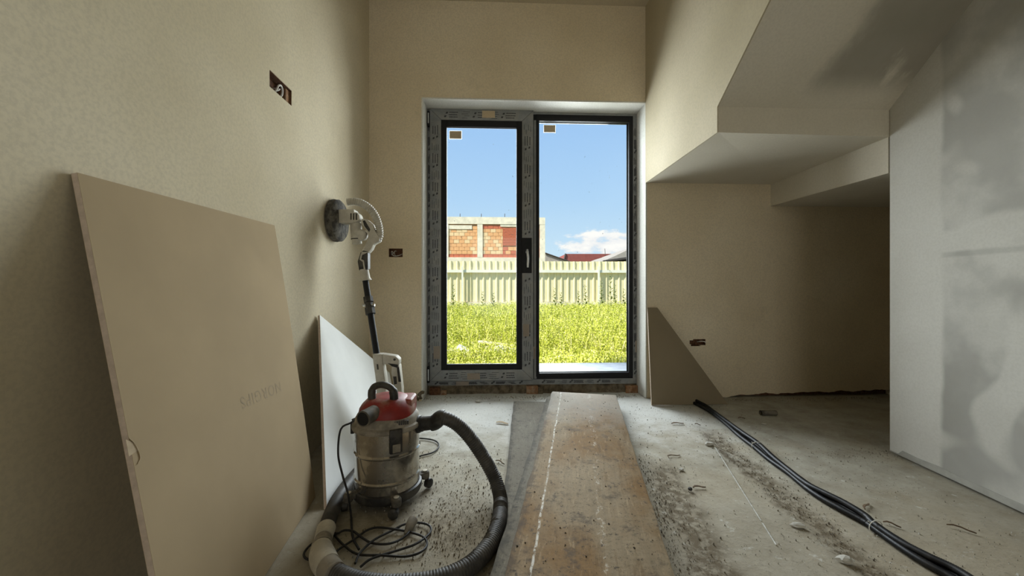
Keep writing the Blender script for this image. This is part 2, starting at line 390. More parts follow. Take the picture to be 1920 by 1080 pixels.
def tag(o, label=None, cat=None, group=None, kind=None):
    for a, b in (('label', label), ('category', cat), ('group', group), ('kind', kind)):
        if b: o[a] = b
    return o
def thing(name, loc, label, cat, group=None, kind=None):
    o = bpy.data.objects.new(name, None); col.objects.link(o); o.location = loc; o.empty_display_size = .1
    return tag(o, label, cat, group, kind)
def struct(o, label, cat): return tag(o, label, cat, kind='structure')

def slab_wall(name, mat, mapf, u0, u1, z0, z1, thick, holes, reveal=None):
    """wall panel in (u,z) with rectangular holes; mapf(u,z,d) gives the point at depth d behind the face"""
    us = sorted({u0, u1, *[h[0] for h in holes], *[h[1] for h in holes]}); zs = sorted({z0, z1, *[h[2] for h in holes], *[h[3] for h in holes]})
    def hol(i, j):
        if i < 0 or j < 0 or i >= len(us) - 1 or j >= len(zs) - 1: return True
        a = (us[i] + us[i + 1]) / 2; b = (zs[j] + zs[j + 1]) / 2
        return any(h[0] < a < h[1] and h[2] < b < h[3] for h in holes)
    m = MB(); idx = {}
    def V(i, j, d):
        if (i, j, d) not in idx: idx[(i, j, d)] = len(m.v); m.v.append(Vector(mapf(us[i], zs[j], d * thick)))
        return idx[(i, j, d)]
    for i in range(len(us) - 1):
        for j in range(len(zs) - 1):
            if hol(i, j): continue
            m.f.append((V(i, j, 0), V(i + 1, j, 0), V(i + 1, j + 1, 0), V(i, j + 1, 0)))
            m.f.append((V(i, j, 1), V(i, j + 1, 1), V(i + 1, j + 1, 1), V(i + 1, j, 1)))
            for di, dj, a, b in ((-1, 0, (i, j), (i, j + 1)), (1, 0, (i + 1, j), (i + 1, j + 1)), (0, -1, (i, j), (i + 1, j)), (0, 1, (i, j + 1), (i + 1, j + 1))):
                if hol(i + di, j + dj): m.f.append((V(*a, 0), V(*b, 0), V(*b, 1), V(*a, 1)))
    return m.build(name, mat, smooth=False)
def lump(rad, sc=(1, 1, 1), seed=0, amt=.25, sub=2):
    bm = bmesh.new(); bmesh.ops.create_icosphere(bm, subdivisions=sub, radius=rad)
    for v in bm.verts:
        n = mnoise.noise(v.co / rad * 1.3 + Vector((seed * 3.1, seed * 1.7, seed)))
        v.co *= 1 + amt * n * 1.6; v.co = Vector((v.co.x * sc[0], v.co.y * sc[1], v.co.z * sc[2]))
    me = bpy.data.meshes.new('lump'); bm.to_mesh(me); bm.free(); return me

# ------------------------------------------------------------------ the room
LEFT, CEIL, REAR, EAST = -1.03, 3.275, -4.5, 3.42
OX0, OX1, OZ1 = -.608, 1.262, 2.478       # opening of the garden door
# floor: an uneven screed, with a shallow rut beside the conduits
def rut(x, y):
    xc = 1.36 + (y - 2.45) * (.16 / 1.55)
    return -.012 * math.exp(-((x - xc) / .05) ** 2) * (1 if y < 2.35 else max(0, 1 - (y - 2.35) / .2))
m = MB(); nx, ny = 170, 170; x0, x1, y0, y1 = LEFT - .2, EAST + .2, .4, WALL + .33
for j in range(ny + 1):
    for i in range(nx + 1):
        x = x0 + (x1 - x0) * i / nx; y = y0 + (y1 - y0) * j / ny
        n = mnoise.fractal(Vector((x * 3, y * 3, 1)), 1, 2, 4)
        m.v.append(Vector((x, y, min(.0, .0035 * n - .003) + rut(x, y))))
for j in range(ny):
    for i in range(nx):
        a = j * (nx + 1) + i; m.f.append((a, a + 1, a + nx + 2, a + nx + 1))
o_ = len(m.v); m.v += [Vector((x0, REAR - .3, 0)), Vector((x1, REAR - .3, 0)), Vector((x1, y0, -.001)), Vector((x0, y0, -.001))]; m.f.append((o_, o_ + 1, o_ + 2, o_ + 3))
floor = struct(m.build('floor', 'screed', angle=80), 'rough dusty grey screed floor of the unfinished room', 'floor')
b_ = MB().box(x0, x1, REAR - .3, y1, -.3, -.03).build('floor_slab', 'mortar', floor, smooth=False)

ceiling = struct(MB().box(LEFT - .25, EAST + .25, REAR - .3, WALL + .35, CEIL, CEIL + .3).build('ceiling', 'plaster_ceiling', smooth=False), 'beige plastered ceiling high above the window wall', 'ceiling')

BOX = (1.795, 1.985, 1.838, 1.915)        # y0,y1,z0,z1 of the hole in the left wall
wl = struct(slab_wall('wall_left', 'plaster_side', lambda u, z, d: (LEFT - d, u, z), REAR - .3, WALL, -.05, CEIL, .25, [BOX]), 'pale smooth plastered wall on the left behind the leaning boards', 'wall')
SOCK = (wy(729, 482, WALL).x, wy(755, 482, WALL).x, wy(740, 482, WALL).z, wy(740, 466, WALL).z)
SLOT = (1.90, 3.40, -.05, .060)
HOLE = (wy(1293, 642, WALL).x, wy(1323, 642, WALL).x, wy(1307, 649, WALL).z, wy(1307, 636, WALL).z)
wb = struct(slab_wall('wall_back', 'plaster_back', lambda u, z, d: (u, WALL + d, z), LEFT - .25, EAST + .25, -.05, CEIL, .32, [(OX0, OX1, -.05, OZ1), SOCK, HOLE, SLOT]), 'beige plastered wall around the garden door and under the stairs', 'wall')
MB().box(SLOT[0], SLOT[1], WALL + .05, WALL + .32, -.05, SLOT[3]).build('slot_backing', 'brick_dark', wb, smooth=False)
# ragged lower edge of the plaster above the slot
m = MB(); n = 70; top = []; bot = []
for i in range(n + 1):
    x = SLOT[0] + (SLOT[1] - SLOT[0]) * i / n
    top.append(Vector((x, WALL - .002, .066))); bot.append(Vector((x, WALL - .002, .022 + .022 * max(0, x - 2.1) / 1.2 + .014 * mnoise.noise(Vector((x * 9, 0, 3))) + .006 * mnoise.noise(Vector((x * 30, 2, 3))) - .022 * max(0, (2.2 - x) / .3))))
for i in range(n): m.prism([bot[i], bot[i + 1], top[i + 1], top[i]], (0, .02, 0))
m.build('plaster_edge', 'plaster_back', wb, smooth=False)
# broken plaster at the foot of the left jamb
br = MB()
for i in range(9):
    me = lump(.016 + .012 * random.random(), (1, .35, .8), i, .5, 1); c0 = Vector((-.69 + .011 * i, WALL - .001, .012 + .05 * random.random() * (i / 9 + .3)))
    br.add([v.co + c0 for v in me.vertices], [tuple(p.vertices) for p in me.polygons])
br.build('broken_plaster', 'mortar', wb)
# white reveal lining of the opening
for nm, bx in (('reveal_left', (OX0 - .001, OX0 + .012, 0.0, OZ1)), ('reveal_right', (OX1 - .012, OX1 + .001, 0.0, OZ1))):
    MB().box(bx[0], bx[1], WALL - .003, WALL + .31, .0, OZ1).build(nm, 'plaster_reveal', wb, .003)
MB().box(OX0, OX1, WALL - .003, WALL + .31, OZ1 - .012, OZ1 + .001).build('reveal_top', 'plaster_reveal', wb, .003)

# stair: side wall, landing, sloping soffit
SX, YL, ZB, ZT, SLP = 1.25, 2.125, 1.80, 1.945, .70
ytop = YL - (CEIL - ZT) / SLP
struct(MB().prism([(SX, WALL, ZB), (SX, YL, ZB), (SX, YL, ZT), (SX, ytop, CEIL), (SX, WALL, CEIL)], (.008, 0, 0)).build('wall_stair', 'plaster_stair', smooth=False), 'bright plastered side of the staircase above the door', 'wall')
def PX(y): return 2.20 + (y - 2.06) * .117          # line of the partition, not quite square to the room
YR, ZR = 2.06, 1.765                                 # the landing edge runs slightly out of true towards the partition
def hexa(lo, hi): return MB().add(lo + hi, [(0, 1, 2, 3), (7, 6, 5, 4), (0, 4, 5, 1), (1, 5, 6, 2), (2, 6, 7, 3), (3, 7, 4, 0)])
q0, q1 = SX + .008, PX(YR) + .06
struct(hexa([(q0, YL, ZB), (q1, YR, ZR), (PX(WALL) + .06, WALL, ZB), (q0, WALL, ZB)], [(q0, YL, ZT), (q1, YR, ZT - .03), (PX(WALL) + .06, WALL, ZT), (q0, WALL, ZT)]).build('ceiling_landing', 'soffit_board', smooth=False), 'flat underside of the stair landing beside the door', 'ceiling')
m = hexa([(q0, YL, ZT), (q1, YR, ZT - .03), (q1, YR + .3, ZT - .03), (q0, YL + .3, ZT)], [(q0, ytop, CEIL), (q1, ytop - .06, CEIL), (q1, ytop + .3, CEIL), (q0, ytop + .3, CEIL)])
struct(m.build('ceiling_stair', 'soffit_board', smooth=False), 'sloping grey underside of the stair flight with dark compound smears', 'ceiling')
ZBM = 1.585
struct(MB().prism([(PX(WALL), WALL, ZBM + .03), (PX(2.07), 2.07, ZBM - .02), (EAST, 2.07, ZBM - .02), (EAST, WALL, ZBM + .03)], (0, 0, .33)).build('ceiling_alcove', 'soffit_board', smooth=False), 'low boxed ceiling over the dark alcove under the stairs', 'ceiling')
ye = 2.06
wr = struct(MB().prism([(PX(ye), ye, .010), (PX(REAR), REAR, .010), (PX(REAR) + .12, REAR, .010), (PX(ye) + .12, ye, .010)], (0, 0, CEIL - .010)).build('wall_right', 'partition_board', smooth=False), 'grey plasterboard partition with pale jointing compound on the right', 'wall')
ed = MB(); n = 60; prev = None
for i in range(n + 1):
    y = ye - .001 - i * 1.5 / n; hgt = .042 + .012 * mnoise.noise(Vector((y * 7, 1, 0))) + (-.03 if i < 3 else 0)
    cur = (Vector((PX(y) - .003, y, .012)), Vector((PX(y) - .003, y, max(.016, hgt))))
    if prev: ed.prism([prev[0], cur[0], cur[1], prev[1]], (.0028, 0, 0))
    prev = cur
struct(ed.build('baseboard_right', 'gypsum_bare', smooth=False), 'uncoated strip of board along the foot of the partition', 'baseboard')
struct(MB().box(EAST, EAST + .25, REAR - .3, WALL, -.05, CEIL).build('wall_alcove', 'plaster_back', smooth=False), 'wall closing the dark end of the alcove', 'wall')
ASSUMED_RO = (-.75, 1.65, .0, 2.4)  # assumed opening in the unseen rear wall, added for fill light from behind
struct(slab_wall('wall_rear', 'plaster_side', lambda u, z, d: (u, REAR - d, z), LEFT, EAST, -.05, CEIL, .3, [ASSUMED_RO]), 'plastered wall behind the viewer with an assumed wide window opening', 'wall')
w2 = MB()
for x in (ASSUMED_RO[0], .42, ASSUMED_RO[1] - .07): w2.box(x, x + .07, REAR - .2, REAR - .13, 0, 2.4)
w2.box(ASSUMED_RO[0] + .07, .42, REAR - .2, REAR - .13, 2.33, 2.4); w2.box(.49, ASSUMED_RO[1] - .07, REAR - .2, REAR - .13, 2.33, 2.4)
w2.box(ASSUMED_RO[0] + .07, .42, REAR - .2, REAR - .13, 0, .07); w2.box(.49, ASSUMED_RO[1] - .07, REAR - .2, REAR - .13, 0, .07)
struct(w2.build('window_2_assumed', 'frame_black', smooth=False), 'dark frame of the assumed window behind the viewer', 'window')  # unseen frame, added to go with the assumed rear opening

# threshold of mortar with bricks under the door frame
th = MB(); n = 90; zt = .072
for i in range(n):
    xa = OX0 + .012 + (OX1 - OX0 - .024) * i / n; xb = OX0 + .012 + (OX1 - OX0 - .024) * (i + 1) / n
    f0 = .018 * mnoise.noise(Vector((xa * 11, 2, 0))); f1 = .018 * mnoise.noise(Vector((xb * 11, 2, 0)))
    th.prism([(xa, WALL + .185 + f0, -.02), (xb, WALL + .185 + f1, -.02), (xb, WALL + .21 + f1 * .6, zt), (xa, WALL + .21 + f0 * .6, zt)], (0, .1, 0))
thr = struct(th.build('trim_1', 'mortar', angle=60), 'rough brown mortar bed under the door frame', 'threshold')
for u0, u1, v0, v1, mt in ((805, 825, 727, 745, 'brick_dark'), (826, 837, 733, 744, 'brick_red'), (987, 1009, 724, 745, 'brick_red'), (1009, 1018, 726, 744, 'mortar'), (1174, 1196, 723, 742, 'brick_red')):
    a = wy(u0, v1, WALL + .17); b = wy(u1, v0, WALL + .17)
    MB().box(a.x, b.x, WALL + .165, WALL + .27, -.01, b.z).build('brick', mt, thr, .006)

# ------------------------------------------------------------------ garden door window_1
WF = WALL + .20
def X(u, y=WF): return wy(u, 500, y).x
def Z(v, y=WF): return wy(980, v, y).z
win = thing('window_1', (.33, WF, .08), 'black two-part garden door still in grey printed protective film', 'window', kind='structure')
def strips(x0, x1, z0, z1, wL, wR, wT, wB, y, t, names, mat, parent, bevel=.002):
    """four mitred strips around a rectangle, each its own part"""
    P = [(x0, z0), (x1, z0), (x1, z1), (x0, z1)]; Q = [(x0 + wL, z0 + wB), (x1 - wR, z0 + wB), (x1 - wR, z1 - wT), (x0 + wL, z1 - wT)]
    out = []
    for i in range(4):
        j = (i + 1) % 4
        if abs((P[i][0] - Q[i][0])) + abs(P[i][1] - Q[i][1]) < 1e-5: continue
        poly = [(P[i][0], y, P[i][1]), (P[j][0], y, P[j][1]), (Q[j][0], y, Q[j][1]), (Q[i][0], y, Q[i][1])]
        out.append(MB().prism(poly, (0, t, 0)).build(names, mat, parent, bevel))
    return out
def ring(x0, x1, z0, z1, wL, wR, wT, wB, y0, y1, name, mat, parent, bevel=.0015):
    m = MB(); m.box(x0, x0 + wL, y0, y1, z0, z1); m.box(x1 - wR, x1, y0, y1, z0, z1)
    m.box(x0 + wL, x1 - wR, y0, y1, z0, z0 + wB); m.box(x0 + wL, x1 - wR, y0, y1, z1 - wT, z1)
    return m.build(name, mat, parent, bevel)
fx0, fx1, fz0, fz1 = OX0 + .013, OX1 - .013, .072, OZ1 - .014
xm0, xm1 = X(999), X(1011)                      # mullion
# fixed outer frame: black profile plus film strips
m = MB(); m.box(fx0, fx0 + .075, WF, WF + .07, fz0, fz1); m.box(fx1 - .062, fx1, WF, WF + .07, fz0, fz1)
m.box(fx0 + .075, fx1 - .062, WF, WF + .07, fz0, fz0 + .075); m.box(fx0 + .075, fx1 - .062, WF, WF + .07, fz1 - .06, fz1)
m.box(xm0 - .03, xm1 - .008, WF, WF + .07, fz0 + .075, fz1 - .06)
fo = m.build('outer_frame', 'frame_black', win, .002)
MB().box(fx0, fx0 + .03, WF - .003, WF, fz0, fz1).build('protective_film', 'film_grey', fo)
MB().box(fx1 - .034, fx1, WF - .003, WF, fz0, fz1).build('protective_film', 'film_grey', fo)
MB().box(fx0 + .03, xm0 - .005, WF - .003, WF, fz0, fz0 + .036).build('protective_film', 'film_grey', fo)
MB().box(xm0 - .005, fx1 - .034, WF - .004, WF, fz0, fz0 + .046).build('protective_film', 'film_grey', fo)
MB().box(fx0 + .03, fx1 - .034, WF - .003, WF, fz1 - .018, fz1).build('protective_film', 'film_grey', fo)
MB().box(X(1001), X(1006), WF - .003, WF, fz0 + .05, fz1 - .07).build('protective_film', 'film_grey', fo)
# fixed pane on the right
px0, px1, pz0, pz1 = X(1011), X(1179), Z(700), Z(226)
ring(px0 - .028, px1 + .036, pz0 - .03, pz1 + .055, .028, .036, .055, .03, WF - .006, WF + .03, 'glazing_bead', 'frame_black', win)
fp = MB().box(px0 - .01, px1 + .01, WF + .040, WF + .046, pz0 - .01, pz1 + .01).build('glass_pane', 'window_glass', win, smooth=False)
MB().box(px0, px1, WF + .032, WF + .039, pz1 - .006, pz1 + .018).build('spacer_bar', 'spacer_grey', fp)
MB().box(px0, px1, WF + .032, WF + .039, pz0 - .005, pz0 + .006).build('spacer_bar', 'spacer_grey', fp)
MB().box(px1 - .008, px1 + .002, WF + .032, WF + .039, pz0, pz1).build('spacer_bar', 'frame_black', fp)
def sticker(u0, u1, v0, v1, y, parent, border=True, mat='sticker_tan'):
    if border: MB().box(X(u0 - 1, y), X(u1 + 1, y), y, y + .0006, Z(v1 + 1, y), Z(v0 - 1, y)).build('sticker_border', 'sticker_border', parent, smooth=False)
    return MB().box(X(u0, y), X(u1, y), y - .0006, y, Z(v1, y), Z(v0, y)).build('sticker', mat, parent, smooth=False)
sticker(1020, 1041, 234, 247, WF + .0385, fp)
# opening sash on the left
ys = WF - .035
sx0, sx1, sz0, sz1 = X(806, ys), X(1000, ys), Z(713, ys), Z(207, ys)
gx0, gx1, gz0, gz1 = X(836, ys), X(970, ys), Z(684, ys), Z(238, ys)
bx0, bx1, bz0, bz1 = X(827, ys), X(979, ys), Z(693, ys), Z(227, ys)
sash = ring(sx0 + .003, sx1 - .003, sz0 + .003, sz1 - .003, gx0 - sx0 + .004, sx1 - gx1 + .004, sz1 - gz1 + .004, gz0 - sz0 + .004, ys + .004, WF - .004, 'sash', 'frame_black', win)
strips(sx0, sx1, sz0, sz1, bx0 - sx0, sx1 - bx1, sz1 - bz1, bz0 - sz0, ys, .004, 'protective_film', 'film_grey', sash, .0008)
ring(gx0 - .012, gx1 + .012, gz0 - .012, gz1 + .012, .012, .012, .012, .012, ys + .006, ys + .02, 'glazing_bead', 'frame_black', sash)
gp = MB().box(gx0 - .01, gx1 + .01, ys + .021, ys + .025, gz0 - .01, gz1 + .01).build('glass_pane', 'window_glass', sash, smooth=False)
MB().box(gx0, gx1, ys + .0145, ys + .02, gz0 - .002, gz0 + .010).build('spacer_bar', 'spacer_grey', sash)
MB().box(gx0, gx1, ys + .0145, ys + .02, gz1 - .012, gz1 + .002).build('spacer_bar', 'frame_black', sash)
sticker(843, 865, 248, 262, ys + .0125, sash)
sticker(904, 928, 209, 222, ys - .0004, sash, False)
sticker(876, 900, 699, 711, ys - .0004, sash, False, 'sticker_pink')
sticker(813, 825, 648, 672, ys - .0004, sash, False, 'sticker_pink')
sticker(981, 992, 608, 631, ys - .0004, sash, False, 'sticker_pink')
sticker(855, 879, 714, 722, WF - .0036, fo, False, 'sticker_pink')
sticker(998, 1004, 650, 673, WF - .0036, fo, False, 'sticker_pink')
sticker(1191, 1196, 640, 662, WF - .0036, fo, False, 'sticker_pink')
# printed marks on the film: rows of small strokes and diamonds
def marks(x0, x1, z0, z1, y, parent, horizontal):
    m = MB(); L = (x1 - x0) if horizontal else (z1 - z0); Wd = (z1 - z0) if horizontal else (x1 - x0); s = .02; k = 0
    def q(a0, a1, b0, b1, sk=0.0):
        pts = [(a0, b0), (a1, b0), (a1 + sk, b1), (a0 + sk, b1)]
        m.add([((x0 + a, y, z0 + b) if horizontal else (x0 + b, y, z0 + a)) for a, b in pts], [(0, 1, 2, 3)])
    while s < L - .09:
        if k % 3 == 0:
            for a, b in ((.0, .20), (.014, .58)): q(s + a, s + a + .017, Wd * b, Wd * b + .015, .006)
            s += .04
        elif k % 3 == 1:
            for b in (.18, .42, .68):
                a = s + random.random() * .01
                while a < s + .075: w = .006 + .01 * random.random(); q(a, a + w, Wd * b, Wd * b + .0075); a += w + .0016
            s += .10
        else:
            for b in (.12, .34, .56, .78):
                for _ in range(2): a = s + random.random() * .05; q(a, a + .04, Wd * b, Wd * b + .0035)
            s += .105
        k += 1
    m.build('printed_marks', 'film_ink', parent, smooth=False)
e_ = .0003
marks(sx0 + .10, sx1 - .10, bz1 + .006, sz1 - .006, ys - e_, sash, True)
marks(sx0 + .10, sx1 - .10, sz0 + .006, bz0 - .006, ys - e_, sash, True)
marks(sx0 + .008, bx0 - .008, sz0 + .1, sz1 - .1, ys - e_, sash, False)
marks(bx1 + .006, sx1 - .006, sz0 + .1, Z(505, ys), ys - e_, sash, False)
marks(bx1 + .006, sx1 - .006, Z(445, ys), sz1 - .1, ys - e_, sash, False)
marks(fx1 - .03, fx1 - .004, fz0 + .06, fz1 - .05, WF - .003 - e_, fo, False)
marks(fx0 + .002, fx0 + .028, fz0 + .06, fz1 - .05, WF - .003 - e_, fo, False)
marks(xm1, fx1 - .06, fz0 + .006, fz0 + .04, WF - .004 - e_, fo, True)
marks(fx0 + .04, xm0 - .02, fz0 + .004, fz0 + .03, WF - .003 - e_, fo, True)
mc = MB()
for (ax, az), (bx, bz) in (((sx0, sz1), (bx0, bz1)), ((sx1, sz1), (bx1, bz1)), ((sx0, sz0), (bx0, bz0)), ((sx1, sz0), (bx1, bz0))):
    d = Vector((bx - ax, 0, bz - az)); nrm = Vector((-d.z, 0, d.x)).normalized() * .0012; a = Vector((ax, ys - .0006, az)); b = a + d
    mc.add([a - nrm, b - nrm, b + nrm, a + nrm], [(0, 1, 2, 3)])
mc.build('mitre_joint', 'film_ink', sash, smooth=False)
for va, vb in ((208, 236), (688, 718)):
    h0 = wy(803, vb, ys).z; h1 = wy(803, va, ys).z; hx = X(803.5, ys)
    hg = MB().box(hx - .012, hx + .008, ys - .004, WF - .0035, h0, h1).build('hinge', 'frame_black', win, .003)
    MB().cyl((hx - .001, ys - .006, h0 + .02), (hx - .001, ys - .006, h1 - .02), .006).build('hinge_pin', 'handle_metal', hg)
hd = MB().box(X(978, ys), X(997, ys), ys - .006, ys - .0005, Z(512, ys), Z(446, ys)).build('handle_plate', 'frame_black', sash, .003)
hx = X(988, ys)
MB().cyl((hx, ys - .006, Z(473, ys)), (hx, ys - .045, Z(473, ys)), .012).build('handle_neck', 'handle_metal', sash)
hp = spline([(hx, ys - .040, Z(469, ys)), (hx, ys - .052, Z(474, ys)), (hx + .006, ys - .052, Z(485, ys)), (hx + .004, ys - .050, Z(495, ys)), (hx + .004, ys - .048, Z(502, ys))], .008)
MB().tube(hp, [.009 + .003 * math.sin(math.pi * i / (len(hp) - 1)) for i in range(len(hp))], 12).build('handle_lever', 'handle_metal', sash)

# ------------------------------------------------------------------ sockets in the walls
def recess(name, loc, label, boxes, cables, lining=()):
    t = thing(name, loc, label, 'socket hole')
    for nm, mt, b in boxes: MB().box(*b).build(nm, mt, t, .002)
    for b in lining: MB().box(*b).build('lining', 'brick_dark', t, smooth=False)
    for pts, r in cables: MB().tube(spline(pts, .004), r, 8).build('cable', 'cable_white', t)
    return t
x_b = LEFT - .045
recess('socket_recess', (LEFT - .02, 1.89, BOX[2]), 'open brick-red socket hole with a white cable loop high on left wall',
       [('backing', 'brick_dark', (LEFT - .12, x_b, BOX[0], BOX[1], BOX[2], BOX[3])), ('brick_chip', 'brick_red', (x_b, LEFT - .010, 1.948, 1.983, BOX[2], BOX[3] - .006)), ('box_rim', 'plastic_black', (x_b, LEFT - .02, 1.86, 1.925, BOX[2] + .001, BOX[2] + .012))],
       [([(x_b, 1.862, 1.842), (LEFT - .012, 1.864, 1.853), (LEFT - .004, 1.876, 1.884), (LEFT - .003, 1.895, 1.892), (LEFT - .006, 1.912, 1.876), (LEFT - .014, 1.912, 1.850), (x_b, 1.905, 1.842)], .0042),
        ([(x_b, 1.868, 1.845), (LEFT - .010, 1.872, 1.858), (LEFT - .008, 1.888, 1.874), (x_b, 1.894, 1.880)], .0036)],
       [(x_b, LEFT - .002, BOX[0], BOX[1], BOX[3] - .002, BOX[3]), (x_b, LEFT - .002, BOX[0], BOX[1], BOX[2], BOX[2] + .0008), (x_b, LEFT - .002, BOX[0], BOX[0] + .002, BOX[2] + .001, BOX[3] - .002), (x_b, LEFT - .002, BOX[1] - .0018, BOX[1], BOX[2] + .001, BOX[3] - .002)])
yb = WALL + .045
sx_, sw_ = SOCK[0], SOCK[1] - SOCK[0]
recess('socket_recess', (SOCK[0] + sw_ / 2, WALL + .02, SOCK[2]), 'small open socket hole with wires beside the garden door',
       [('backing', 'brick_dark', (SOCK[0], SOCK[1], yb, WALL + .12, SOCK[2], SOCK[3]))],
       [([(sx_ + .010, yb, SOCK[2] + .02), (sx_ + .018, WALL + .012, SOCK[2] + .045), (sx_ + .032, WALL + .008, SOCK[2] + .04), (sx_ + .03, WALL + .01, SOCK[2] + .015), (sx_ + .06, WALL + .008, SOCK[2] + .01), (sx_ + .09, WALL + .012, SOCK[2] + .018), (sx_ + .1, yb, SOCK[2] + .03)], .0028),
        ([(sx_ + .045, yb, SOCK[2] + .012), (sx_ + .042, WALL + .01, SOCK[2] + .03), (sx_ + .047, WALL + .012, SOCK[2] + .05), (sx_ + .05, yb, SOCK[2] + .052)], .0026)], [(SOCK[0], SOCK[1], WALL + .002, yb, SOCK[3] - .002, SOCK[3]), (SOCK[0], SOCK[1], WALL + .002, yb, SOCK[2], SOCK[2] + .001), (SOCK[0], SOCK[0] + .002, WALL + .002, yb, SOCK[2] + .001, SOCK[3] - .002), (SOCK[1] - .002, SOCK[1], WALL + .002, yb, SOCK[2] + .001, SOCK[3] - .002)])
hz = HOLE
recess('socket_recess', ((hz[0] + hz[1]) / 2, WALL + .02, hz[2]), 'ragged dark socket hole in the wall under the stair landing',
       [('backing', 'brick_dark', (hz[0], hz[1], yb, WALL + .12, hz[2], hz[3])),
        ('plaster_lip', 'plaster_back', (hz[0] - .004, hz[0] + .03, WALL - .001, WALL + .03, hz[3] - .010, hz[3] + .004)), ('plaster_lip', 'plaster_back', (hz[1] - .045, hz[1] + .004, WALL - .001, WALL + .03, hz[2] - .004, hz[2] + .008)), ('plaster_lip', 'plaster_back', (hz[0] - .003, hz[0] + .012, WALL - .001, WALL + .03, hz[2] - .003, hz[2] + .016))],
       [([(hz[1] - .05, yb, hz[2] + .03), (hz[1] - .04, WALL + .004, hz[2] + .04), (hz[1] - .01, WALL + .002, hz[2] + .038), (hz[1] + .002, WALL - .004, hz[2] + .03)], .004)], [(hz[0], hz[1], WALL + .002, yb, hz[3] - .002, hz[3]), (hz[0], hz[1], WALL + .002, yb, hz[2], hz[2] + .001), (hz[0], hz[0] + .002, WALL + .002, yb, hz[2] + .001, hz[3] - .002), (hz[1] - .002, hz[1], WALL + .002, yb, hz[2] + .001, hz[3] - .002)])

# ------------------------------------------------------------------ plasterboard sheets
def sheet(name, label, P, thick, face, group=None, nrm=None):
    """P: corners of the room-side face, going round; board lies behind them"""
    P = [Vector(p) for p in P]; n = (P[1] - P[0]).cross(P[-1] - P[0]).normalized() if nrm is None else Vector(nrm).normalized()
    base = (P[0] + P[1]) / 2; base.z = 0
    t = thing(name, base, label, 'board', group)
    MB().prism(P, -n * .0006).build('face_paper', face, t, smooth=False)
    MB().prism([p - n * .0006 for p in P], -n * (thick - .0012)).build('gypsum_core', 'gypsum_edge', t, smooth=False)
    MB().prism([p - n * (thick - .0006) for p in P], -n * .0006).build('back_paper', face, t, smooth=False)
    return t, n
th_ = .014
BL, BR, TR, TL = Vector((-.690, .872, .002)), Vector((-.792, 1.722, .002)), Vector((LEFT + .016, 1.806, 1.207)), Vector((LEFT + .016, .980, 1.196))
TL = BL + (TR - BR) + Vector((0, 0, 0)) * 0
TL = Vector((LEFT + .016, .975, 1.200))
# the sheet is slightly twisted: a grid between its four corners
t1 = thing('plasterboard_sheet', ((BL + BR) / 2), 'tall grey-brown plasterboard sheet leaning on the left wall in front', 'board')
def patch(off0, off1, nu=12, nv=24):
    m = MB(); nn = (BR - BL).cross(TL - BL).normalized()
    for d in (off0, off1):
        for j in range(nv + 1):
            for i in range(nu + 1):
                s, t = i / nu, j / nv
                m.v.append((BL * (1 - s) + BR * s) * (1 - t) + (TL * (1 - s) + TR * s) * t + nn * d + nn * .006 * math.sin(math.pi * t) * s)
    w = nu + 1; q = w * (nv + 1)
    for j in range(nv):
        for i in range(nu):
            a = j * w + i; m.f += [(a, a + 1, a + w + 1, a + w), (q + a, q + a + w, q + a + w + 1, q + a + 1)]
    for j in range(nv):
        for a in (j * w, j * w + nu): m.f.append((a, a + w, q + a + w, q + a))
    for i in range(nu):
        for a in (i, nv * w + i): m.f.append((a, a + 1, q + a + 1, q + a))
    return m, nn
pm, nb = patch(0, -.0007); face1 = pm.build('face_paper', 'gypsum_paper', t1, smooth=False)
patch(-.0007, -(th_ - .0007))[0].build('gypsum_core', 'gypsum_edge', t1, smooth=False)
patch(-(th_ - .0007), -th_)[0].build('back_paper', 'gypsum_paper', t1, smooth=False)
def onboard(u, v):                       # point of the sheet seen at a pixel
    d = ray(u, v); o0 = Vector((0, 0, H)); p0 = (BL + BR + TL + TR) / 4
    t = (p0 - o0).dot(nb) / d.dot(nb); return o0 + d * t
# printed lettering, upside down along the board
fc = bpy.data.curves.new('lettering', 'FONT'); fc.body = 'NORGIPS'; fc.size = .055; fc.space_character = 1.15; fc.align_x = 'CENTER'; fc.align_y = 'CENTER'
fo_ = bpy.data.objects.new('lettering_tmp', fc); col.objects.link(fo_)
dg = bpy.context.evaluated_depsgraph_get(); me = bpy.data.meshes.new_from_object(fo_.evaluated_get(dg)); bpy.data.objects.remove(fo_)
pa, pb = onboard(519, 725), onboard(452, 755)
xa = (pb - pa).normalized(); ya_ = nb.cross(xa).normalized(); ctr = (pa + pb) / 2
wid = max(v.co.x for v in me.vertices) - min(v.co.x for v in me.vertices); sc_ = (pb - pa).length / wid
def surf(a, b): return (BL * (1 - a) + BR * a) * (1 - b) + (TL * (1 - a) + TR * a) * b + nb * .006 * math.sin(math.pi * b) * a
def onsurf(p, h):                        # nearest point of the twisted sheet, lifted by h
    a = b = .5
    for _ in range(40):
        q = surf(a, b); du = surf(a + .01, b) - q; dv = surf(a, b + .01) - q; r0 = p - q
        a += .6 * r0.dot(du) / du.length_squared * .01; b += .6 * r0.dot(dv) / dv.length_squared * .01
    q = surf(a, b); n0 = (surf(a + .01, b) - q).cross(surf(a, b + .01) - q).normalized()
    return q + n0 * h
def bp(c): return onsurf(ctr + xa * c.x * sc_ + ya_ * c.y * sc_, .0004)
for v in me.vertices: v.co = bp(v.co)
for p in me.polygons: p.use_smooth = False
me.update()
me.materials.clear(); link('printed_lettering', me, 'print_ink', t1)
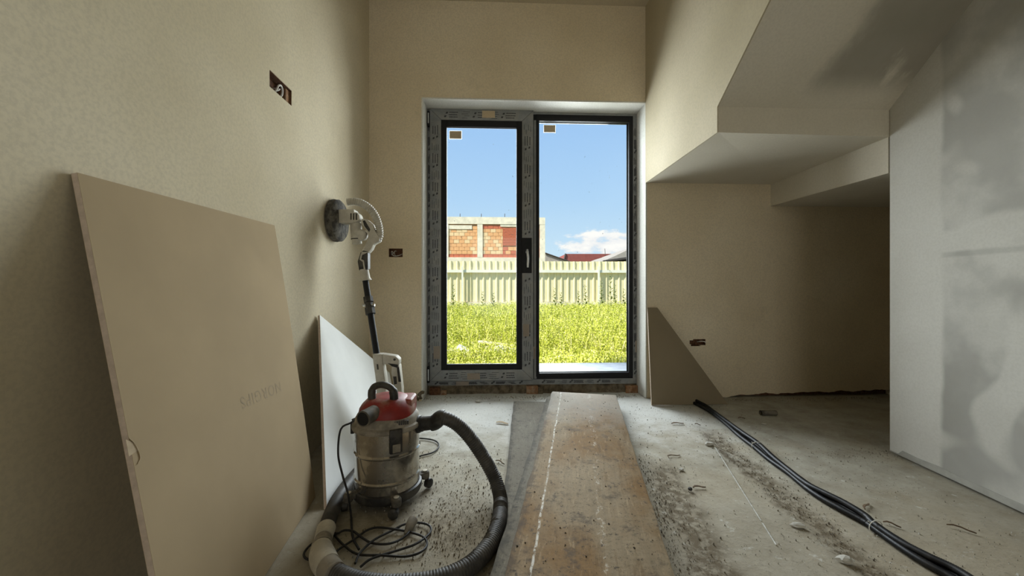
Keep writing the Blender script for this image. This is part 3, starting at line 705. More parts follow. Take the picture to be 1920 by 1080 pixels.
# torn paper flap near the lower front edge
fp_ = [onboard(u, v) for u, v in ((257, 818), (262, 816), (270, 824), (278, 839), (282, 853), (278, 864), (272, 859), (263, 850))]
MB().tube(spline([onsurf(p, .0012) for p in fp_[1:6]], .004), .0010, 6).build('torn_paper', 'gypsum_tear', t1)
MB().prism([onsurf(p, .0002) for p in (fp_[0], fp_[2], fp_[3], fp_[7])], nb * .0004).build('torn_paper', 'gypsum_tear', t1, smooth=False)

A_ = Vector((-.704, 1.632, .001)); B_ = Vector((LEFT + .018, 2.255, .765)); AB = B_ - A_; AD = Vector((-.035, 1.27, 0))
D_ = A_ + AD; C_ = A_ + AB * .33 + AD * .97
sheet('plasterboard_offcut', 'white-faced offcut of plasterboard propped behind the vacuum cleaner', [A_, D_, C_, B_], .0125, 'gypsum_white')
W0, W1 = fl(1222, 760), fl(1365, 758); W0.z = W1.z = .001
sheet('plasterboard_offcut', 'dark wedge-shaped plasterboard offcut leaning below the stair landing', [W0, W1, Vector((1.345, WALL - .014, .757)), Vector((1.262, WALL - .014, .757))], .0125, 'gypsum_paper_dark')

# ------------------------------------------------------------------ formwork boards on the floor
def formboard(name, label, nl, nr, fr_, fl_, z, mat, seed, near=0.0):
    nl, nr, fr_, fl_ = [Vector((*p, 0)) for p in (nl, nr, fr_, fl_)]
    d = (fl_ - nl).normalized(); nl = nl - d * near; nr = nr - d * near
    ang = math.atan2(-d.x, d.y); mt = Matrix.Translation(Vector((nl.x, nl.y, z))) @ Matrix.Rotation(ang, 4, 'Z'); inv = mt.inverted()
    q = [inv @ Vector((p.x, p.y, z)) for p in (nl, nr, fr_, fl_)]
    n = 40; m = MB(); T = .029; rnd = random.Random(seed)
    for i in range(n + 1):
        t = i / n; a = q[0].lerp(q[3], t); b = q[1].lerp(q[2], t)
        ja = (.007 * mnoise.noise(Vector((t * 14, seed, 0))), .006 * mnoise.noise(Vector((t * 15, seed + 5, 0))))
        for s in (0, .012, .5, .988, 1):
            p = a.lerp(b, s); p.x += ja[0] if s < .1 else (ja[1] if s > .9 else 0)
            m.v.append(Vector((p.x, p.y, T - (.004 if s in (0, 1) else 0) - (.003 if i in (0, n) else 0))))
        m.v.append(Vector((a.x + ja[0], a.y, 0))); m.v.append(Vector((b.x + ja[1], b.y, 0)))
    for i in range(n):
        o = i * 7; p = o + 7
        for j in range(4): m.f.append((o + j, o + j + 1, p + j + 1, p + j))
        m.f += [(o + 5, o, p, p + 5), (o + 4, o + 6, p + 6, p + 4), (o + 6, o + 5, p + 5, p + 6)]
    m.f += [(0, 5, 6, 4, 3, 2, 1), tuple(n * 7 + j for j in (0, 1, 2, 3, 4, 6, 5))]
    ob = m.build(name, mat, angle=50); ob.matrix_world = mt
    return tag(ob, label, 'board', 'stacked formwork boards')
formboard('formwork_board', 'lowest grey formwork board, its left side showing beside the stack', (0, 1.19), (.49, 1.16), (.625, 2.99), (.138, 3.024), .001, 'formwork_low', 3, .22)
formboard('formwork_board', 'middle formwork board of the stack, only its left edge showing', (-.030, 1.10), (.46, 1.08), (.89, 2.93), (.405, 3.045), .0305, 'formwork_low', 11, .2)
formboard('formwork_board', 'broad brown formwork board on top with a white stripe', (.023, 1.108), (.515, 1.087), (.933, 2.956), (.451, 3.084), .060, 'formwork_top', 6, .16)

# ------------------------------------------------------------------ vacuum cleaner
VC = Vector((-.478, 1.720, 0))
vac = thing('vacuum_cleaner', VC, 'dusty wet and dry vacuum cleaner with steel tub and red lid', 'vacuum cleaner')
def L(r, h): return (r, h)
TR_ = .136
def ridge(h): return [(TR_, h - .008), (TR_ + .005, h - .002), (TR_ + .005, h + .002), (TR_, h + .008)]
prof = [(.05, .052), (TR_ - .006, .052), (TR_, .06)] + ridge(.112) + ridge(.222) + [(TR_, .318), (TR_ + .004, .322), (TR_ - .004, .326), (.05, .326)]
MB().lathe(prof, VC, 56).build('tub', 'steel_tub', vac)
# rim ring of the lid
MB().lathe([(.1, .318), (TR_ + .010, .318), (TR_ + .013, .326), (TR_ + .010, .336), (TR_ + .002, .342), (.133, .362), (.124, .374), (.112, .380), (.05, .380)], VC, 56).build('lid_rim', 'plastic_dirty', vac)
# red motor cover: lathe with a squared shoulder on the right
def cover(prof, sx=1, sy=1, n=5, seg=48):
    m = MB(); vs = []
    for r, h in prof:
        for j in range(seg):
            w = 2 * math.pi * j / seg; c, s = math.cos(w), math.sin(w); q = (abs(c) ** n + abs(s) ** n) ** (-1 / n)
            vs.append(VC + Vector((c * r * q * sx, s * r * q * sy, h)))
    k = len(prof); fs = [(i * seg + j, i * seg + (j + 1) % seg, (i + 1) * seg + (j + 1) % seg, (i + 1) * seg + j) for i in range(k - 1) for j in range(seg)]
    fs += [tuple(range(seg - 1, -1, -1)), tuple((k - 1) * seg + j for j in range(seg))]
    return m.add(vs, fs)
lid = cover([(.118, .350), (.1195, .375), (.114, .402), (.104, .418), (.088, .434), (.076, .442), (.03, .445)], 1.0, 1.02, 2.3).build('motor_cover', 'plastic_red', vac)
MB().box(.02, .112, -.035, .085, .36, .437, Matrix.Translation(VC)).build('motor_cover_shoulder', 'plastic_red', lid, .018, seg=3)
hp = spline([VC + Vector(p) for p in ((-.055, -.035, .425), (-.058, -.035, .468), (-.048, -.035, .492), (-.020, -.037, .502), (.008, -.04, .498), (.028, -.042, .486), (.038, -.044, .464), (.040, -.045, .41))], .006)
m = MB()
for i in range(len(hp) - 1): pass
m.tube(hp, [.017 if i < 9 else (.0145 if i < len(hp) - 12 else .018) for i in range(len(hp))], 12)
m.build('carry_handle', 'plastic_black', vac)
vt = MB()
for i in range(9): vt.box(.012 + i * .0085, .018 + i * .0085, -.1265, -.1085, .352, .368, Matrix.Translation(VC) @ Matrix.Rotation(R(14), 4, 'Z'))
vt.build('air_vents', 'plastic_black', vac, smooth=False)
ar = spline([VC + Vector((-.040 + .022 * math.cos(a), -.1215 + .002 * math.sin(a), .372 + .020 * math.sin(a))) for a in [math.pi * i / 8 for i in range(9)]], .004)
MB().tube(ar, .0022, 6).build('switch_ring', 'plastic_red', lid)
# blower port at the front left
d = Vector((-.34, -.94, -.05)).normalized(); p0 = wy(680, 786, 1.556) - d * .074
prt = MB().lathe([(.031, 0), (.031, .055), (.033, .06), (.033, .072), (.0272, .074), (.0272, .02), (.001, .02)], p0, 28, d).build('blower_port', 'plastic_grime', vac)
MB().lathe([(.0270, .0735), (.0264, .0735), (.0260, .024), (.001, .024), (.001, .021), (.0270, .021)], p0, 28, d).build('port_interior', 'frame_black', prt)  # black cup paints in the darkness inside the port opening
# suction outlet at the right
p1 = VC + Vector((.125, -.005, .318)); d1_ = Vector((.98, -.12, .12)).normalized()
MB().lathe([(.038, 0), (.038, .016), (.034, .02), (.034, .030), (.031, .032), (.030, .07), (.001, .07)], p1, 28, d1_).build('suction_port', 'plastic_black', vac)
for ang in (-62, 118):                          # lid clamps
    mt = Matrix.Translation(VC) @ Matrix.Rotation(R(ang), 4, 'Z')
    cl_ = MB().box(TR_ + .002, TR_ + .020, -.026, .026, .245, .342, mt).build('lid_clamp', 'plastic_black', vac, .006)
    MB().box(TR_ + .020, TR_ + .027, -.016, .016, .252, .285, mt).build('clamp_lever', 'plastic_dirty', cl_, .003)
mt = Matrix.Translation(VC) @ Matrix.Rotation(R(186), 4, 'Z'); MB().box(TR_ + .002, TR_ + .018, -.016, .016, .288, .335, mt).build('lid_clamp', 'plastic_black', vac, .005)
base = MB().lathe([(.10, .030), (.142, .032), (.147, .045), (.146, .066), (.1375, .070), (.1365, .058), (.10, .058)], VC, 56).build('base_ring', 'plastic_black', vac)
for a in (-63, -141, 27, 117):
    mt = Matrix.Translation(VC) @ Matrix.Rotation(R(a), 4, 'Z'); cc = mt @ Vector((.168, 0, 0))
    cs = MB().box(.128, .170, -.018, .018, .050, .070, mt).lathe([(.018, .040), (.020, .050), (.020, .068), (.015, .074), (.001, .074)], cc, 20).build('caster_bracket', 'plastic_grime', base, .002)
    tv = (mt.to_3x3() @ Vector((.7, -.7, 0))).normalized(); wc = cc + (mt.to_3x3() @ Vector((.012, -.014, 0))); wc.z = .021
    MB().lathe([(.006, -.014), (.017, -.013), (.021, -.010), (.021, .010), (.017, .013), (.006, .014)], wc, 20, (tv.x * .75 + .2, tv.y * .75 - .3, 0)).build('caster_wheel', 'plastic_black', base)
    MB().lathe([(.001, .0), (.010, .001), (.011, .004), (.001, .005)], Vector((cc.x, cc.y, .0735)) , 14).build('caster_cap', 'plastic_beige', base)
# hose: ribbed black tube, then beige reducer sleeves, then on behind the tub
hz_ = .033
HP = [p1 + d1_ * .05, p1 + d1_ * .085, Vector((-.235, 1.695, .352)), Vector((-.175, 1.695, .325)), Vector((-.115, 1.70, .262)), Vector((-.05, 1.70, .165)), Vector((-.005, 1.685, .085)), Vector((.016, 1.63, .043)), Vector((.018, 1.56, hz_)), Vector((.008, 1.44, hz_)), Vector((-.026, 1.32, hz_)), Vector((-.09, 1.225, hz_)), Vector((-.18, 1.175, hz_)), Vector((-.30, 1.16, hz_)), Vector((-.41, 1.175, hz_)), Vector((-.50, 1.215, hz_))]
path = spline(HP, .0032)
rad = [.0285 + (.0018 if i % 3 == 0 else -.0010) for i in range(len(path))]
hose = MB().tube(path, rad, 16).build('hose', 'plastic_hose', vac, angle=80)
MB().tube(path[6:26], .0335, 20).build('hose_cuff', 'plastic_black', hose)
H2 = [HP[-1], Vector((-.548, 1.262, hz_)), Vector((-.585, 1.315, hz_)), Vector((-.607, 1.375, hz_)), Vector((-.622, 1.43, hz_)), Vector((-.636, 1.49, hz_)), Vector((-.650, 1.555, hz_)), Vector((-.662, 1.63, hz_)), Vector((-.668, 1.75, hz_)), Vector((-.66, 1.92, hz_)), Vector((-.63, 2.08, .04)), Vector((-.605, 2.215, .06))]
p2 = spline(H2, .006)
def idx(frac): return int(frac * (len(p2) - 1))
def seg_(a, b, ra, rb, nm, mt_, bulge=0.0):
    s = p2[a:b + 1]; n = len(s) - 1
    return MB().tube(s, [ra + (rb - ra) * i / n + bulge * math.sin(math.pi * i / n) for i in range(n + 1)], 20).build(nm, mt_, hose)
seg_(0, 9, .034, .036, 'hose_collar', 'plastic_dirty')
seg_(8, 25, .038, .034, 'reducer_sleeve', 'plastic_beige', .004)
seg_(24, 34, .031, .027, 'reducer_neck', 'plastic_dirty')
seg_(33, 43, .030, .033, 'reducer_sleeve', 'plastic_beige')
s = p2[42:]; MB().tube(s, [.0275 + (.0014 if i % 2 else -.001) for i in range(len(s))], 16).build('tail_hose', 'plastic_hose', hose, angle=80)
MB().tube([p2[26] + (p2[27] - p2[26]) * q for q in (0, 1.2)], .034, 18).build('hose_clamp', 'plastic_dirty', hose)
c0 = VC + Vector((-.128, -.03, .352))
cp = spline([c0 + Vector((.02, .01, 0)), c0, c0 + Vector((-.018, -.01, -.012)), wy(639, 805, 1.66), wy(634, 850, 1.64), wy(642, 890, 1.60), wy(652, 925, 1.56), fl(658, 965, .008) , fl(661, 1005, .005), fl(673, 1030, .005)], .01)
MB().tube(cp, .0042, 8).build('power_cord', 'rubber_cord', vac)
MB().tube(spline([c0 + Vector((.03, .012, 0)), c0 + Vector((.0, -.002, .001)), c0 + Vector((-.012, -.006, -.004))], .006), .0075, 10).build('cord_grommet', 'plastic_black', vac)

# loose cords on the floor
def T(pts, z=.0055): return [fl(540 + x / 4.571, 900 + y / 4.571, z + .004 * (i % 2)) for i, (x, y) in enumerate(pts)]
Bp = [(1050, 400), (1030, 455), (960, 512), (850, 548), (720, 540), (640, 498), (560, 440), (480, 432), (415, 460)]
Ap = [(380, 455), (480, 560), (600, 636), (800, 645), (1000, 655), (1130, 622), (1190, 560), (1165, 492), (1050, 448), (900, 420), (770, 407), (680, 430), (580, 500), (430, 598), (400, 640)]
Cp = [(620, 745), (720, 672), (950, 600), (1100, 545), (1215, 455), (1212, 392), (1120, 366), (1000, 380), (900, 430), (740, 512), (620, 622), (575, 715)]
t = thing('power_cord', fl(690, 1020), 'black power cord lying in loose loops before the vacuum cleaner', 'cord')
MB().tube(spline(T(Bp) + T([(300, 455), (330, 430)], .006)[1:] + T(Ap), .008), .0040, 8).build('cord', 'rubber_cord', t)
MB().tube(spline(T(Cp, .0060), .008), .0040, 8).build('cord', 'rubber_cord', t)
MB().tube(spline(T([(250, 522), (190, 560), (140, 620), (145, 665), (200, 688), (262, 688)], .0052), .008), .0040, 8).build('cord', 'rubber_cord', t)
pl = fl(769, 985, .016); pd = Vector((.25, 1, .25)).normalized()
MB().lathe([(.006, -.04), (.012, -.02), (.017, -.005), (.019, .012), (.019, .026), (.014, .028), (.001, .028)], pl, 16, pd).build('plug', 'plastic_dirty', t)
for q in (-.009, .009):
    sd = Vector((1, -.25, 0)).normalized() * q; MB().cyl(pl + sd + pd * .027, pl + sd + pd * .046, .0024, seg=8).build('plug_pin', 'handle_metal', t)
cpb = [fl(790, 822, .005), fl(815, 826, .006), fl(823, 836, .005), fl(812, 848, .006), fl(785, 856, .005), fl(765, 866, .005), fl(745, 872, .005)]
tag(MB().tube(spline([fl(760, 823, .005)] + cpb, .01), .0042, 8).build('extension_cord', 'rubber_cord'), 'thin black cord looping out on the floor behind the vacuum cleaner', 'cord')

# ------------------------------------------------------------------ long-reach drywall sander
YH, YB = 2.44, 2.30                        # depth of its head and of its handle
sd = thing('wall_sander', (wy(735, 720, YB).x, YB, 0), 'long-handled white wall sander with round dusty pad leaning on left wall', 'sander')
padc = Vector((LEFT + .004, 2.475, wx(640, 411, LEFT + .03).z))
padc.z = 1.345
MB().lathe([(.02, 0), (.122, 0), (.132, .004), (.134, .016), (.130, .022), (.02, .022)], padc, 44, (1, 0, 0)).build('sanding_pad', 'pad_dark', sd)
MB().lathe([(.02, .020), (.131, .020), (.131, .040), (.118, .052), (.075, .060), (.05, .066), (.02, .066)], padc, 44, (1, 0, 0)).build('pad_shroud', 'pad_dark', sd)
def W(u, v, y=YH): return wy(u, v, y)
def plate(pix, y, th, nm, mt, par=None, bev=.004):
    return MB().prism([W(u, v, y - th / 2) for u, v in pix], (0, th, 0)).build(nm, mt, par or sd, bev)
MB().box(padc.x + .055, W(668, 400).x, YH - .035, YH + .045, W(660, 420).z, W(660, 394).z).build('gear_housing', 'plastic_white', sd, .01)
MB().lathe([(.012, -.035), (.030, -.03), (.034, -.02), (.034, .02), (.030, .03), (.012, .035)], W(668, 409), 22, (0, 1, 0)).build('pivot_joint', 'plastic_white', sd)
mot = MB().lathe([(.012, -.08), (.026, -.079), (.029, -.076), (.029, -.048), (.033, -.046), (.034, .04), (.030, .052), (.012, .054)], W(668, 434), 24, (-.06, 0, 1)).build('motor_housing', 'plastic_white', sd)
MB().lathe([(.0302, -.050), (.0345, -.0485), (.0345, -.0455), (.0302, -.044)], W(668, 434), 24, (-.06, 0, 1)).build('motor_band', 'plastic_black', mot)
for i in range(3):
    MB().box(-.020 + i * .016, -.012 + i * .016, -.0355, -.031, -.02, .02, Matrix.Translation(W(667, 408))).build('joint_slot', 'plastic_black', sd, smooth=False)
plate([(678, 410), (688, 411), (698, 420), (703, 433), (712, 446), (711, 452), (700, 458), (696, 467), (690, 474), (676, 474), (682, 463), (688, 452), (690, 442), (684, 428), (676, 419)], YH, .055, 'fork_arm', 'plastic_white', None, .006)
plate([(680, 414), (684, 413), (694, 430), (692, 435), (683, 424)], YH - .029, .003, 'fork_slot', 'plastic_black', None, .0005)
MB().lathe([(.006, -.03), (.026, -.029), (.034, -.02), (.034, .02), (.026, .029), (.006, .03)], W(678, 441), 22, (0, 1, 0)).build('arm_hub', 'plastic_white', sd)
nk = plate([(676, 472), (690, 473), (690, 505), (673, 508), (670, 490)], YH, .05, 'neck', 'plastic_black', None, .007)
plate([(680, 470), (692, 471), (686, 475), (679, 478), (677, 486), (682, 488), (685, 505), (682, 505), (680, 491), (674, 487), (676, 477)], YH - .0255, .004, 'neck_trim', 'plastic_white', nk, .0005)
ca, cb = W(682, 505), W(685, 526)
MB().tube([ca, ca.lerp(cb, .75), cb], [.029, .031, .040], 22).build('neck_collar', 'plastic_white', sd)
def PL(v):                                 # axis of the pole
    t = (v - 524) / (668 - 524); return W(685 + (707 - 685) * t, v, YH + (YB - YH) * t)
pa, pb = PL(520), PL(668)
MB().cyl(pa, pb, .0185, seg=20).build('pole', 'frame_black', sd)
for va, vb, rr_ in ((557, 567, .030), (568, 576, .024), (577, 589, .031)):
    MB().cyl(PL(va), PL(vb), rr_, seg=8).build('pole_clamp', 'plastic_black', sd)
MB().cyl(PL(572) + Vector((-.036, -.008, 0)), PL(572) + Vector((.036, -.008, 0)), .008, seg=10).build('clamp_screw', 'handle_metal', sd)
hs = spline([W(652, 379), W(664, 378), W(678, 381), W(692, 390), W(703, 404), W(710, 422), W(712, 440), W(708, 452)], .0042)
MB().tube(hs, [(.0215 + (.0035 if i % 3 == 0 else -.0015)) for i in range(len(hs))], 14).build('dust_hose', 'plastic_white', sd, angle=80)
# D-shaped grip at the lower end, then the tail down to the floor
gr = MB(); th2 = .06
def gp_(pix): gr.prism([W(u, v, YB - th2 / 2) for u, v in pix], (0, th2, 0))
gp_([(698, 664), (716, 664), (718, 684), (722, 713), (724, 745), (706, 745), (704, 712), (700, 684)])
gp_([(716, 664), (742, 668), (748, 674), (748, 684), (735, 683), (718, 684)])
gp_([(735, 683), (748, 684), (753, 730), (753, 745), (738, 745), (737, 715), (733, 700)])
gp_([(706, 745), (753, 745), (748, 775), (716, 775)])
grp = gr.build('grip_body', 'plastic_white', sd, .006)
plate([(744, 690), (748, 688), (752, 716), (747, 716)], YB - .031, .004, 'grip_pad', 'plastic_black', grp, .0005)
plate([(737, 706), (743, 706), (744, 720), (739, 721)], YB - .031, .004, 'trigger', 'plastic_black', grp, .0005)
plate([(727, 681), (746, 684), (746, 690), (735, 687)], YB - .031, .003, 'grip_inlay', 'plastic_black', grp, .0005)
plate([(706, 683), (709, 683), (710, 693), (707, 693)], YB - .031, .002, 'type_mark', 'plastic_black', grp, .0003)
MB().lathe([(.001, 0), (.007, .0), (.007, .004), (.001, .004)], W(740, 674, YB - .030), 12, (0, -1, 0)).build('grip_screw', 'plastic_black', grp)
tb = W(732, 772, YB); te = Vector((-.602, 2.262, .036))
MB().tube(spline([tb, tb.lerp(te, .5), te], .02), .033, 18).build('tail', 'plastic_white', sd)

# ------------------------------------------------------------------ conduits on the floor
CP = [(1322, 764), (1340, 776), (1365, 795), (1392, 817), (1420, 838), (1447, 862), (1480, 886), (1515, 913), (1545, 932), (1580, 952), (1620, 975), (1642, 990), (1690, 1022), (1740, 1052), (1790, 1080), (1850, 1118)]
cbase = [fl(u, v, .013) for u, v in CP]
cbase = [Vector((1.57, 3.08, .013))] + cbase
for i_, (off, zz, lab) in enumerate(((-.013, 0, 'black corrugated conduit on the floor, the one nearest the formwork boards'), (.013, 0, 'black corrugated conduit on the floor, the one nearest the partition'), (0, .0215, 'black corrugated conduit lying on top of the other two'))):
    pts = []
    for j, p in enumerate(cbase):
        t_ = (cbase[min(j + 1, len(cbase) - 1)] - cbase[max(j - 1, 0)]).normalized(); nrm = Vector((-t_.y, t_.x, 0))
        wob_ = .006 * math.sin(j * 1.3 + i_ * 2)
        q = p - nrm * (off + wob_); q.z = .0125 + zz + rut(q.x, q.y) * .2
        if i_ == 2: q.z -= .004 * (1 + math.sin(j * 1.1))
        pts.append(q)
    pa = spline(pts, .0028)
    tag(MB().tube(pa, [.0115 + (.0011 if q % 2 else -.0008) for q in range(len(pa))], 10).build('conduit', 'conduit_black', angle=80), lab, 'conduit', 'conduits along the floor')
for u, v, lab in ((1420, 838, 'pale wire tie around the conduits at the far bend'), (1642, 990, 'pale wire tie around the conduits near the partition')):
    p = fl(u, v, .018); w_ = MB()
    d_ = Vector((.35, .93, 0))if v < 900 else Vector((-.1, 1, 0)); d_.normalize(); sdv = Vector((d_.y, -d_.x, 0))
    loop = [p + sdv * (.029 * math.cos(a)) + Vector((0, 0, .024 * math.sin(a) + .004)) for a in [2 * math.pi * i / 14 for i in range(15)]]
    w_.tube(loop, .0018, 6); w_.tube([p + Vector((-.02, 0, .02)), p + Vector((-.035, -.005, .03))], .0018, 6)
    tag(w_.build('wire_tie', 'cable_white'), lab, 'wire tie', 'ties on the conduits')

# ------------------------------------------------------------------ small things lying on the floor
a, b = fl(1426, 774, .017), fl(1455, 774, .014)
m = MB().tube([a, b], .0175, 16, False).tube([a, b], .0150, 16, False)
tag(m.build('pipe_offcut', 'plastic_grime'), 'short dark offcut of pipe on the alcove floor', 'pipe offcut')
def chip(u, v, l, w, ang, lab, mat='wood_chip', bend=.006):
    c = fl(u, v); d = Vector((math.cos(R(ang)), math.sin(R(ang)), 0)); n = Vector((-d.y, d.x, 0)); m = MB()
    pts = [c + d * l * (i / 4 - .5) + n * bend * math.sin(i * 1.3) + Vector((0, 0, .004 + .003 * math.sin(i * 1.1))) for i in range(5)]
    for i in range(4):
        wa = w * (.5 if i == 0 else 1); wb_ = w * (.55 if i == 3 else 1)
        m.prism([pts[i] - n * wa, pts[i + 1] - n * wb_, pts[i + 1] + n * wb_, pts[i] + n * wa], (0, 0, .004))
    tag(m.build('wood_splinter', mat), lab, 'debris', 'splinters on the floor')
chip(1270, 795, .085, .005, 5, 'bent brown splinter on the floor below the wedge-shaped board')
chip(1308, 797, .035, .003, -25, 'tiny splinter right of the bent brown one')
chip(1624, 951, .075, .004, 40, 'dark straight splinter on the floor right of the conduits')
chip(1672, 985, .05, .003, -35, 'thin splinter between the second wire tie and the partition')
chip(1802, 993, .075, .0025, -40, 'thin long splinter near the foot of the partition')
chip(942, 794, .085, .011, -15, 'flat pale wood chip on the floor left of the formwork boards', 'gypsum_tear')
chip(1262, 857, .09, .002, 40, 'hair-thin curved splinter beside the formwork boards', bend=.02)
chip(1310, 915, .06, .004, 10, 'short dark splinter beside the chalk line')
chip(1390, 785, .05, .003, 8, 'small splinter near the wedge-shaped board by the conduits')
chip(938, 868, .06, .003, -35, 'dark splinter between the hose and the formwork boards')
tag(MB().lathe([(.001, .002), (.008, .003), (.010, .008), (.008, .013), (.001, .015)], fl(1294, 920), 14).build('bolt_head', 'plastic_black'), 'small round black plug on the floor right of the boards', 'debris')
# chalk line
ca, cb = fl(1340, 838), fl(1455, 1022); dv = (cb - ca).normalized(); nv = Vector((-dv.y, dv.x, 0)); m = MB()
n = 60
for i in range(n):
    if mnoise.noise(Vector((i * .35, 4, 2))) < -.28 and i > 40: continue
    p = ca.lerp(cb, i / n); q = ca.lerp(cb, (i + 1) / n); w = .0016 + .0012 * random.random()
    zz = .0012
    m.prism([Vector((r_.x, r_.y, zz)) for r_ in (p - nv * w, q - nv * w, q + nv * w, p + nv * w)], (0, 0, .0006))
m.build('chalk_line', 'chalk', floor, smooth=False)
# crumbs of dirt: uncountable
def crumbs(name, label, pts, mat):
    m = MB(); rn = random.Random(len(pts))
    for x, y, s in pts:
        a0 = rn.random() * 6.3; z0 = rut(x, y) - .003
        ring_ = [Vector((x + s * math.cos(a0 + k * 2.09) * (.7 + .6 * rn.random()), y + s * math.sin(a0 + k * 2.09) * (.7 + .6 * rn.random()), z0)) for k in range(3)]
        top = [p.lerp(Vector((x, y, z0)), .45) + Vector((0, 0, s * (.7 + .7 * rn.random()) + .003)) for p in ring_]
        m.add(ring_ + top, [(0, 1, 4, 3), (1, 2, 5, 4), (2, 0, 3, 5), (3, 4, 5)])
    return tag(m.build(name, mat, smooth=False), label, 'debris', kind='stuff')
rn = random.Random(3); P1 = []; P2 = []
def size(): return .0009 + .0030 * rn.random() ** 5
for _ in range(900):                        # along the rut
    t_ = rn.random(); y = 2.4 - 1.4 * t_; P1.append((1.36 + (y - 2.45) * .103 + rn.gauss(0, .05), y, size()))
for _ in range(900):                        # right edge of the board stack
    y = 2.1 - 1.2 * rn.random() ** .8; P1.append((.535 + (y - 1.09) * .225 + abs(rn.gauss(0, .075)) + .012, y, size()))
for _ in range(1300):                        # before and right of the vacuum cleaner
    P1.append((-.15 + rn.gauss(0, .10), 1.50 + rn.gauss(0, .22), size()))
for _ in range(900):
    P1.append((rn.uniform(-.6, .02), rn.uniform(1.2, 2.2), size()))
for _ in range(900): P1.append((rn.uniform(.7, 2.0), rn.uniform(1.1, 3.0), size() * .8))
for _ in range(250): P1.append((rn.uniform(1.75, 2.25), rn.gauss(2.05, .05), size()))
for _ in range(500): P1.append((rn.uniform(1.9, 3.2), 3.12 - abs(rn.gauss(0, .05)), size() * 1.3))
for _ in range(500): P1.append((rn.uniform(-.7, 1.2), 3.28 - abs(rn.gauss(0, .07)), size() * 1.3))
for _ in range(900): P2.append((rn.uniform(-.6, 2.0), rn.uniform(1.15, 3.2), size() * 1.2))
for _ in range(250): P2.append((rn.uniform(-.7, 1.2), 3.25 - abs(rn.gauss(0, .05)), size() * 1.6))
def clear(p): return not (-.04 + max(0, p[1] - 1) * .09 < p[0] < .53 + (p[1] - 1.09) * .225 and p[1] < 3.08)
crumbs('dirt_crumbs', 'scattered dark crumbs of dirt on the screed floor', [p for p in P1 if clear(p)], 'crumb')
crumbs('plaster_crumbs', 'scattered pale crumbs of plaster on the screed floor', [p for p in P2 if clear(p)], 'crumb_pale')
bc = MB(); rn = random.Random(21)
for _ in range(420):
    t_ = rn.random(); w_ = rn.random(); a = Vector((.023, 1.108)).lerp(Vector((.451, 3.06)), t_); b = Vector((.515, 1.087)).lerp(Vector((.93, 2.94)), t_); p = a.lerp(b, .03 + .94 * w_); sz = .0012 + .0045 * rn.random() ** 5
    a0 = rn.random() * 6.3; rg = [Vector((p.x + sz * math.cos(a0 + q * 2.09), p.y + sz * 1.3 * math.sin(a0 + q * 2.09), .0885)) for q in range(3)]
    bc.add(rg + [Vector((p.x, p.y, .0895 + sz * .8))], [(0, 1, 3), (1, 2, 3), (2, 0, 3)])
tag(bc.build('board_crumbs', 'crumb_dark', smooth=False), 'scattered dark crumbs on the top formwork board', 'debris', kind='stuff')
for i, (u, v, s, lab) in enumerate(((1432, 795, .012, 'flat pale plaster flake on the floor beyond the conduits'), (1330, 832, .02, 'pale lump of mortar at the end of the chalk line'), (1278, 880, .011, 'small white plaster lump between boards and chalk line'), (896, 752, .02, 'pale mortar lump on the floor before the door'), (1495, 985, .018, 'pale mortar lump left of the conduits'), (1585, 1048, .02, 'mortar lump near the bottom right of the floor'))):
    o = link('mortar_lump', lump(s, (1.3, 1, .45), i + 2, .4), 'crumb_pale'); o.location = fl(u, v, s * .3); tag(o, lab, 'debris', 'mortar lumps on the floor')

# ------------------------------------------------------------------ outside: ground, terrace, grass
GZ = -.20
struct(MB().box(-60, 90, 3.5, 140, GZ - .2, GZ).build('ground', 'soil', smooth=False), 'overgrown soil of the garden and the plots behind', 'ground')
struct(MB().box(-4, 6, WALL + .33, 4.72, GZ, -.005).build('terrace', 'concrete_out', bevel=.01), 'strip of bare concrete terrace outside the garden door', 'terrace')
rn = random.Random(12); m = MB()
def blade(x, y, h, w, z0=GZ):
    a = rn.random() * 6.28; dx, dy = math.cos(a) * w, math.sin(a) * w; b = rn.random() * 6.28; bx, by = math.cos(b) * h * .38 * rn.random(), math.sin(b) * h * .38 * rn.random()
    o = len(m.v)
    m.v.extend([Vector((x - dx, y - dy, z0)), Vector((x + dx, y + dy, z0)), Vector((x - dx * .8 + bx * .4, y - dy * .8 + by * .4, z0 + h * .6)), Vector((x + dx * .8 + bx * .4, y + dy * .8 + by * .4, z0 + h * .6)), Vector((x + bx, y + by, z0 + h))])
    m.f.extend([(o, o + 1, o + 3, o + 2), (o + 2, o + 3, o + 4)])
for _ in range(62000):
    y = 4.85 + 12.9 * rn.random() ** 1.25; x = rn.uniform(-.40 * y - .8, .62 * y + .8)
    near = y < 6.9 and x < .62
    h = (.10 + .14 * rn.random()) if near else (.26 + .40 * rn.random()) * (.8 + .35 * mnoise.noise(Vector((x * .7, y * .7, 0))))
    if y < 5.6: h *= .55
    if _ % 3 == 0: blade(x, y, h, .004 + .0008 * y)
    for q in range(6):                         # small leaves at every height
        zc = GZ + h * rn.random() ** .7; sz = (.011 + .0009 * y) * (.6 + .8 * rn.random()); o = len(m.v); c = Vector((x + rn.gauss(0, .06), y + rn.gauss(0, .06), zc))
        a1 = Vector((rn.gauss(0, 1), rn.gauss(0, 1), rn.gauss(0, 1))).normalized(); a2 = a1.cross(Vector((rn.gauss(0, 1), rn.gauss(0, 1), rn.gauss(0, 1)))).normalized()
        m.v.extend([c - a1 * sz, c + a2 * sz * .42, c + a1 * sz, c - a2 * sz * .42]); m.f.append((o, o + 1, o + 2, o + 3))
gobj = link('grass', bpy.data.meshes.new('grass'), 'grass'); gobj.data.from_pydata([tuple(v) for v in m.v], [], m.f)
